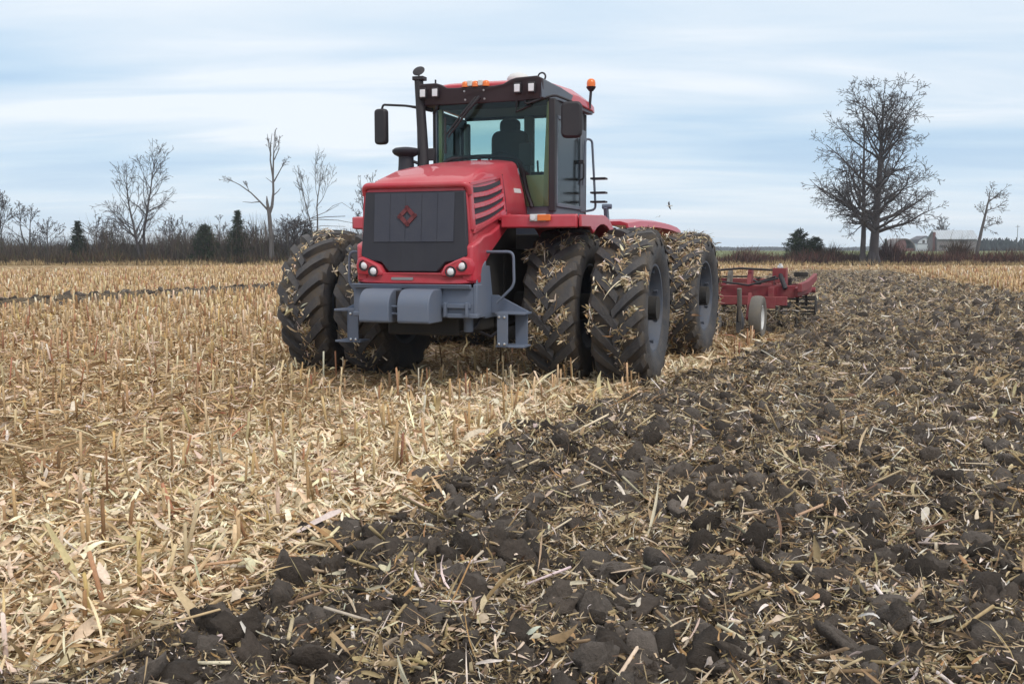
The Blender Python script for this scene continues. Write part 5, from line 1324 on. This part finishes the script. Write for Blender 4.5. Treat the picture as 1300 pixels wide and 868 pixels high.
# right side
conifer(1013, 291, 46, 114, "leftmost shaggy evergreen in the clump left of the big bare tree", 31, bushy=True)
conifer(1033, 301, 34, 115, "lower right-hand evergreen in the clump left of the big bare tree", 32, bushy=True, dark=.85)
twig_bush(1053, 309, 26, 113, "small brown bush between the evergreens and the big tree", 33, (0.06, 0.045, 0.035))
twig_bush(1127, 305, 44, 112, "tangled brown bush at the foot of the big tree's right side", 34, (0.07, 0.042, 0.042), 600)
twig_bush(1080, 318, 30, 111.5, "low brown bush at the foot of the big tree's left side", 37, (0.08, 0.05, 0.045), 400)
twig_bush(1214, 304, 28, 118, "rounded brown bush standing in front of the long barn", 35, (0.075, 0.05, 0.035), 700)
def leaning_tree():
    Y = 116.0; b = w_at(1236, 333, Y); b.z = 0
    T = empty("leaning_tree", b); tag(T, "thin bare tree leaning right beside the long barn", "tree")
    q = lambda px, py: w_at(px, py, Y) - b; out = []
    pts = [(1236, 337), (1239, 312), (1242, 295), (1246, 275), (1249, 258)]; rs = [.26, .22, .18, .14, .10]
    for i in range(4): out.append((0, tuple(q(*pts[i])), tuple(q(*pts[i + 1])), rs[i], rs[i + 1]))
    rng = random.Random(9)
    P = dict(n=[8, 4, 3], step=[.4, .3, .3], wander=[.09, .12, .14, .14], trop=[.02, .02, .0, .0], t0=[.15, .2, .2, .2], ang=[(25, 50), (25, 45), (25, 45), (25, 45)], len_t=[0, 1], len=[1.6, .6], ratio=[.5, .5, .5, .5], ref=[1, 1.2, .6, .3], rmin=.018)
    for a, d, L, r in (((1249, 258), (.75, 0, .7), 2.6, .09), ((1249, 258), (.1, 0, 1), 2.0, .08), ((1247, 268), (.95, 0, .3), 2.3, .06), ((1246, 276), (-.55, 0, .9), 1.4, .05), ((1243, 290), (.9, 0, .15), 1.8, .05), ((1245, 280), (.8, 0, -.1), 1.6, .04), ((1250, 255), (.95, .1, .5), 2.4, .06)):
        sub = []; grow(sub, rng, q(*a), Vector(d).normalized(), L, r, 0, P); out.extend((1, *s[1:]) for s in sub)
    finish_tree(T, out, M['bark_grey'])
leaning_tree()
bare_tree(1194, 279, 30, 330, "bare tree rising behind the long barn's roof", 14, stems=2, dens=1.4, rmin=0.05)
conifer(1122, 303, 8, 300, "dark small evergreen left of the round roofed shed", 36)

# ------------------------------------------------------------------ farm buildings (about 300 m off)
M['barnwall'] = mat_paint("weathered_barn_boards", (0.20, 0.185, 0.19), 0.9, dust=(0.10, 0.085, 0.08), dust_amt=0.6, scale=0.8)
M['tin'] = mat_paint("tin_roof", (0.42, 0.47, 0.53), 0.5, dust=(0.30, 0.28, 0.28), dust_amt=0.4, scale=0.4)
M['housewall'] = mat_paint("white_siding", (0.62, 0.68, 0.76), 0.7, dust_amt=0.15)
M['darkopen'] = mat_paint("dark_opening", (0.03, 0.03, 0.035), 0.9)
M['brick'] = mat_paint("dull_red_boards", (0.17, 0.075, 0.070), 0.9, dust=(0.10, 0.06, 0.06), dust_amt=0.5, scale=0.8)
M['roofdark'] = mat_paint("dark_shingle", (0.10, 0.11, 0.14), 0.9)
def building(name, px, Y, label, cat):
    gx = (px - 650) / 1250 * Y; T = empty(name, (gx, Y, 1.42)); tag(T, label, cat); return T
u_ = 0.24   # metres per photo pixel at 300 m
B = building("barn", 1212.5, 300, "long weathered grey barn with a pale tin roof", "barn")
w = MB(); w.box((0, 3.5, 1.9), (12.0, 7, 3.8)); w.prism([(0.0, 3.8), (7.0, 3.8), (3.5, 6.1)], 'x', -6.0, 6.0)
w.build("wall", M['barnwall'], B, bevel=0.02)
r_ = MB(); r_.prism([(-0.5, 3.55), (3.5, 6.2), (7.5, 3.55), (7.5, 3.72), (3.5, 6.42), (-0.5, 3.72)], 'x', -6.3, 6.3); ro_ = r_.build("roof", M['tin'], B, smooth=0)
for k in range(16):
    x_ = -5.9 + k * 0.787; q_ = MB(); q_.prism([(-0.52, 3.72), (3.5, 6.42), (3.5, 6.50), (-0.52, 3.79)], 'x', x_ - 0.04, x_ + 0.04); q_.build("roof_rib", M['tin'], ro_, smooth=0)
cm_ = MB(); cm_.box((-6.45, 1.5, 2.9), (0.5, 0.9, 5.8)); cm_.build("end_post", M['brick'], B, bevel=0.03)
for x_, z_, sx, sz in ((-4.4, 1.45, 2.0, 0.8), (1.9, 2.75, 2.4, 1.0)):
    o_ = MB(); o_.box((x_, -0.02, z_), (sx, 0.12, sz)); wo_ = o_.build("window", M['darkopen'], B); f_ = MB(); f_.box((x_, -0.05, z_ - sz / 2 - .08), (sx + .3, 0.16, 0.12)); f_.build("sill", M['barnwall'], wo_)
d_ = MB(); d_.box((-3.3, -0.04, 0.55), (0.7, 0.1, 0.9)); d_.build("door", M['housewall'], B)
B = building("farmhouse", 1172.5, 310, "small white house with a dark gambrel roof between the shed and the long barn", "house")
gm = [(-2.55, 0), (2.55, 0), (2.55, 2.6), (2.2, 3.5), (0, 4.6), (-2.2, 3.5), (-2.55, 2.6)]
w = MB(); w.prism(gm, 'y', 0, 7); w.build("wall", M['housewall'], B)
rf_ = MB(); o2 = [(-2.85, 2.45), (-2.4, 3.62), (0, 4.82), (2.4, 3.62), (2.85, 2.45), (2.6, 2.5), (2.2, 3.45), (0, 4.6), (-2.2, 3.45), (-2.6, 2.5)]
rf_.prism(o2, 'y', -0.4, 7.3); rf_.build("roof", M['roofdark'], B, smooth=0)
for x_, z_ in ((-0.65, 2.95), (0.75, 2.95), (0.9, 1.35)):
    o_ = MB(); o_.box((x_, -0.03, z_), (0.75, 0.1, 0.95 if z_ > 2 else 0.6)); wo_ = o_.build("window", M['darkopen'], B); f_ = MB(); f_.box((x_, -0.06, z_ - .55), (0.95, 0.14, 0.10)); f_.build("sill", M['housewall'], wo_)
bd_ = MB(); bd_.box((0, -0.06, 2.3), (5.1, 0.08, 0.16)); bd_.build("eave_board", M['roofdark'], B)
B = building("round_roofed_shed", 1145.5, 300, "open round roofed shed with dull red end left of the white house", "shed")
ar = arc((0, 0.3), 3.6, 0, 180, 16); ai = arc((0, 0.3), 3.35, 180, 0, 16)
s_ = MB(); s_.prism([(3.6, 0)] + ar + [(-3.6, 0), (-3.35, 0)] + ai + [(3.35, 0)], 'y', 0, 9); s_.build("roof", M['barnwall'], B, smooth=30)
e_ = MB(); e_.prism([(-3.3, 0.02), (0.4, 0.02), (0.9, 1.8), (0.4, 3.5)] + arc((0, 0.3), 3.3, 85, 180, 8), 'y', 0.4, 0.6); e_.build("end_wall", M['brick'], B, smooth=0)
e_ = MB(); e_.prism([(0.5, 0.02), (3.3, 0.02), (3.2, 0.9), (0.7, 0.9)], 'y', 0.45, 0.6); e_.build("low_door", M['brick'], B, smooth=0)

def pole(px, top, Y, label):
    gx = (px - 650) / 1250 * Y; gz = float(H(np.array([gx]), np.array([Y]))[0]); h = CAM_H + (318 - top) / 1250 * Y - gz
    T = empty("utility_pole", (gx, Y, gz)); tag(T, label, "utility pole")
    MB().tube([(0, 0, -.1), (0, 0, h)], [0.11, 0.08], 8).build("post", M['bark_grey'], T); MB().box((0, 0, h - .5), (1.6, 0.1, 0.1)).build("crossarm", M['bark_grey'], T)
pole(1288, 286, 330, "faint thin utility pole near the right edge of the photo")

# ------------------------------------------------------------------ distant woods
def woods(name, label, x0, x1, Y, h, n, seed, col):
    rng = np.random.default_rng(seed)
    x = rng.uniform(x0, x1, n); y = Y + rng.uniform(0, 60, n)
    hh = h * (0.55 + 0.8 * fbm(x * 0.012, x * 0 + seed, seed, 4)) * rng.uniform(0.5, 1.1, n)
    C = np.array(col)[None] * rng.uniform(0.7, 1.3, (n, 1))
    acc = NP(); acc.add(*ribbons(rng, np.stack([x, y, H(x, y) - .1], -1), frames(rng.random(n) * 6.28, rng.uniform(1.2, 1.57, n), rng.normal(0, .4, n)), hh, rng.uniform(1.0, 3.0, n), rng.normal(0, .3, n), 3, 2, C, base=True, ragged=.6))
    tag(acc.build(name, M['leafmat']), label, None, kind="stuff")
woods("far_woods", "blue grey woods on the horizon right of the barn", 425, 900, 900, 8.0, 7000, 301, (0.045, 0.050, 0.050))
woods("far_woods", "thin blue grey wood line on the horizon between the tractor and the big tree", 150, 425, 1000, 5.0, 5000, 302, (0.05, 0.055, 0.055))
woods("far_woods", "low wood line behind the left hedgerow", -700, 0, 900, 6.0, 7000, 303, (0.045, 0.050, 0.050))
woods("dark_copse", "dark copse right of the long barn", 216, 243, 450, 5.5, 500, 304, (0.02, 0.028, 0.026))

# ------------------------------------------------------------------ gulls over the rear wheel
def gull(px, py, Y, span, rz, bank, flap, label):
    T = bpy.data.objects.new("gull", None)
    b = MB()
    b.lathe([(0.0, -0.20), (0.022, -0.18), (0.05, -0.08), (0.058, 0.0), (0.045, 0.09), (0.03, 0.14), (0.032, 0.165), (0.02, 0.19), (0.0, 0.215)], 12, (0, 0, 0), 'x')
    o = b.build("gull", M['white'], None, smooth=70); bpy.data.objects.remove(T)
    o.location = w_at(px, py, Y); o.rotation_euler = (bank, 0, rz); s = span / 1.0; o.scale = (s, s, s)
    for sg in (1, -1):
        w = MB(); rows = []
        for q, (y, x0, x1, z) in enumerate(((0.03, 0.08, -0.07, 0.01), (0.18, 0.10, -0.06, 0.06 * flap), (0.32, 0.07, -0.05, 0.07 * flap), (0.50, -0.03, -0.08, 0.03 * flap))):
            rows.append([(x0, sg * y, z), ((x0 + x1) / 2, sg * y, z + 0.012), (x1, sg * y, z), ((x0 + x1) / 2, sg * y, z - 0.004)])
        w.loft(rows); w.build("wing", M['bark_grey'], o, smooth=60)
    t = MB(); t.prism([(-0.17, 0.03), (-0.28, 0.055), (-0.28, -0.055), (-0.17, -0.03)], 'z', -0.006, 0.006); t.build("tail", M['white'], o, smooth=0)
    bk = MB(); bk.tube([(0.21, 0, 0), (0.25, 0, -0.008)], [0.010, 0.004], 6); bk.build("beak", M['orange'], o)
    tag(o, label, "gull", "gulls following behind the tractor")
gull(848, 262, 60, 0.7, R(160), R(42), 1.0, "higher gull banking over the rear wheel")
gull(835, 276, 65, 0.42, R(60), R(-20), 2.2, "lower gull with raised wings over the rear fender")

# ------------------------------------------------------------------ thin winter haze
hz_ = MB().box((0, 500, 11.5), (2400, 1300, 25.0))
hm = bpy.data.materials.new("haze"); hm.use_nodes = True
hn = hm.node_tree.nodes; hn.clear()
ho_ = hn.new("ShaderNodeOutputMaterial"); hv = hn.new("ShaderNodeVolumePrincipled")
hv.inputs["Color"].default_value = (0.80, 0.88, 1.0, 1); hv.inputs["Density"].default_value = 0.0004; hv.inputs["Anisotropy"].default_value = 0.0
hm.node_tree.links.new(hv.outputs[0], ho_.inputs["Volume"])
hob = hz_.build("haze", hm, smooth=0); tag(hob, "thin blue winter haze over the fields", None, kind="stuff")
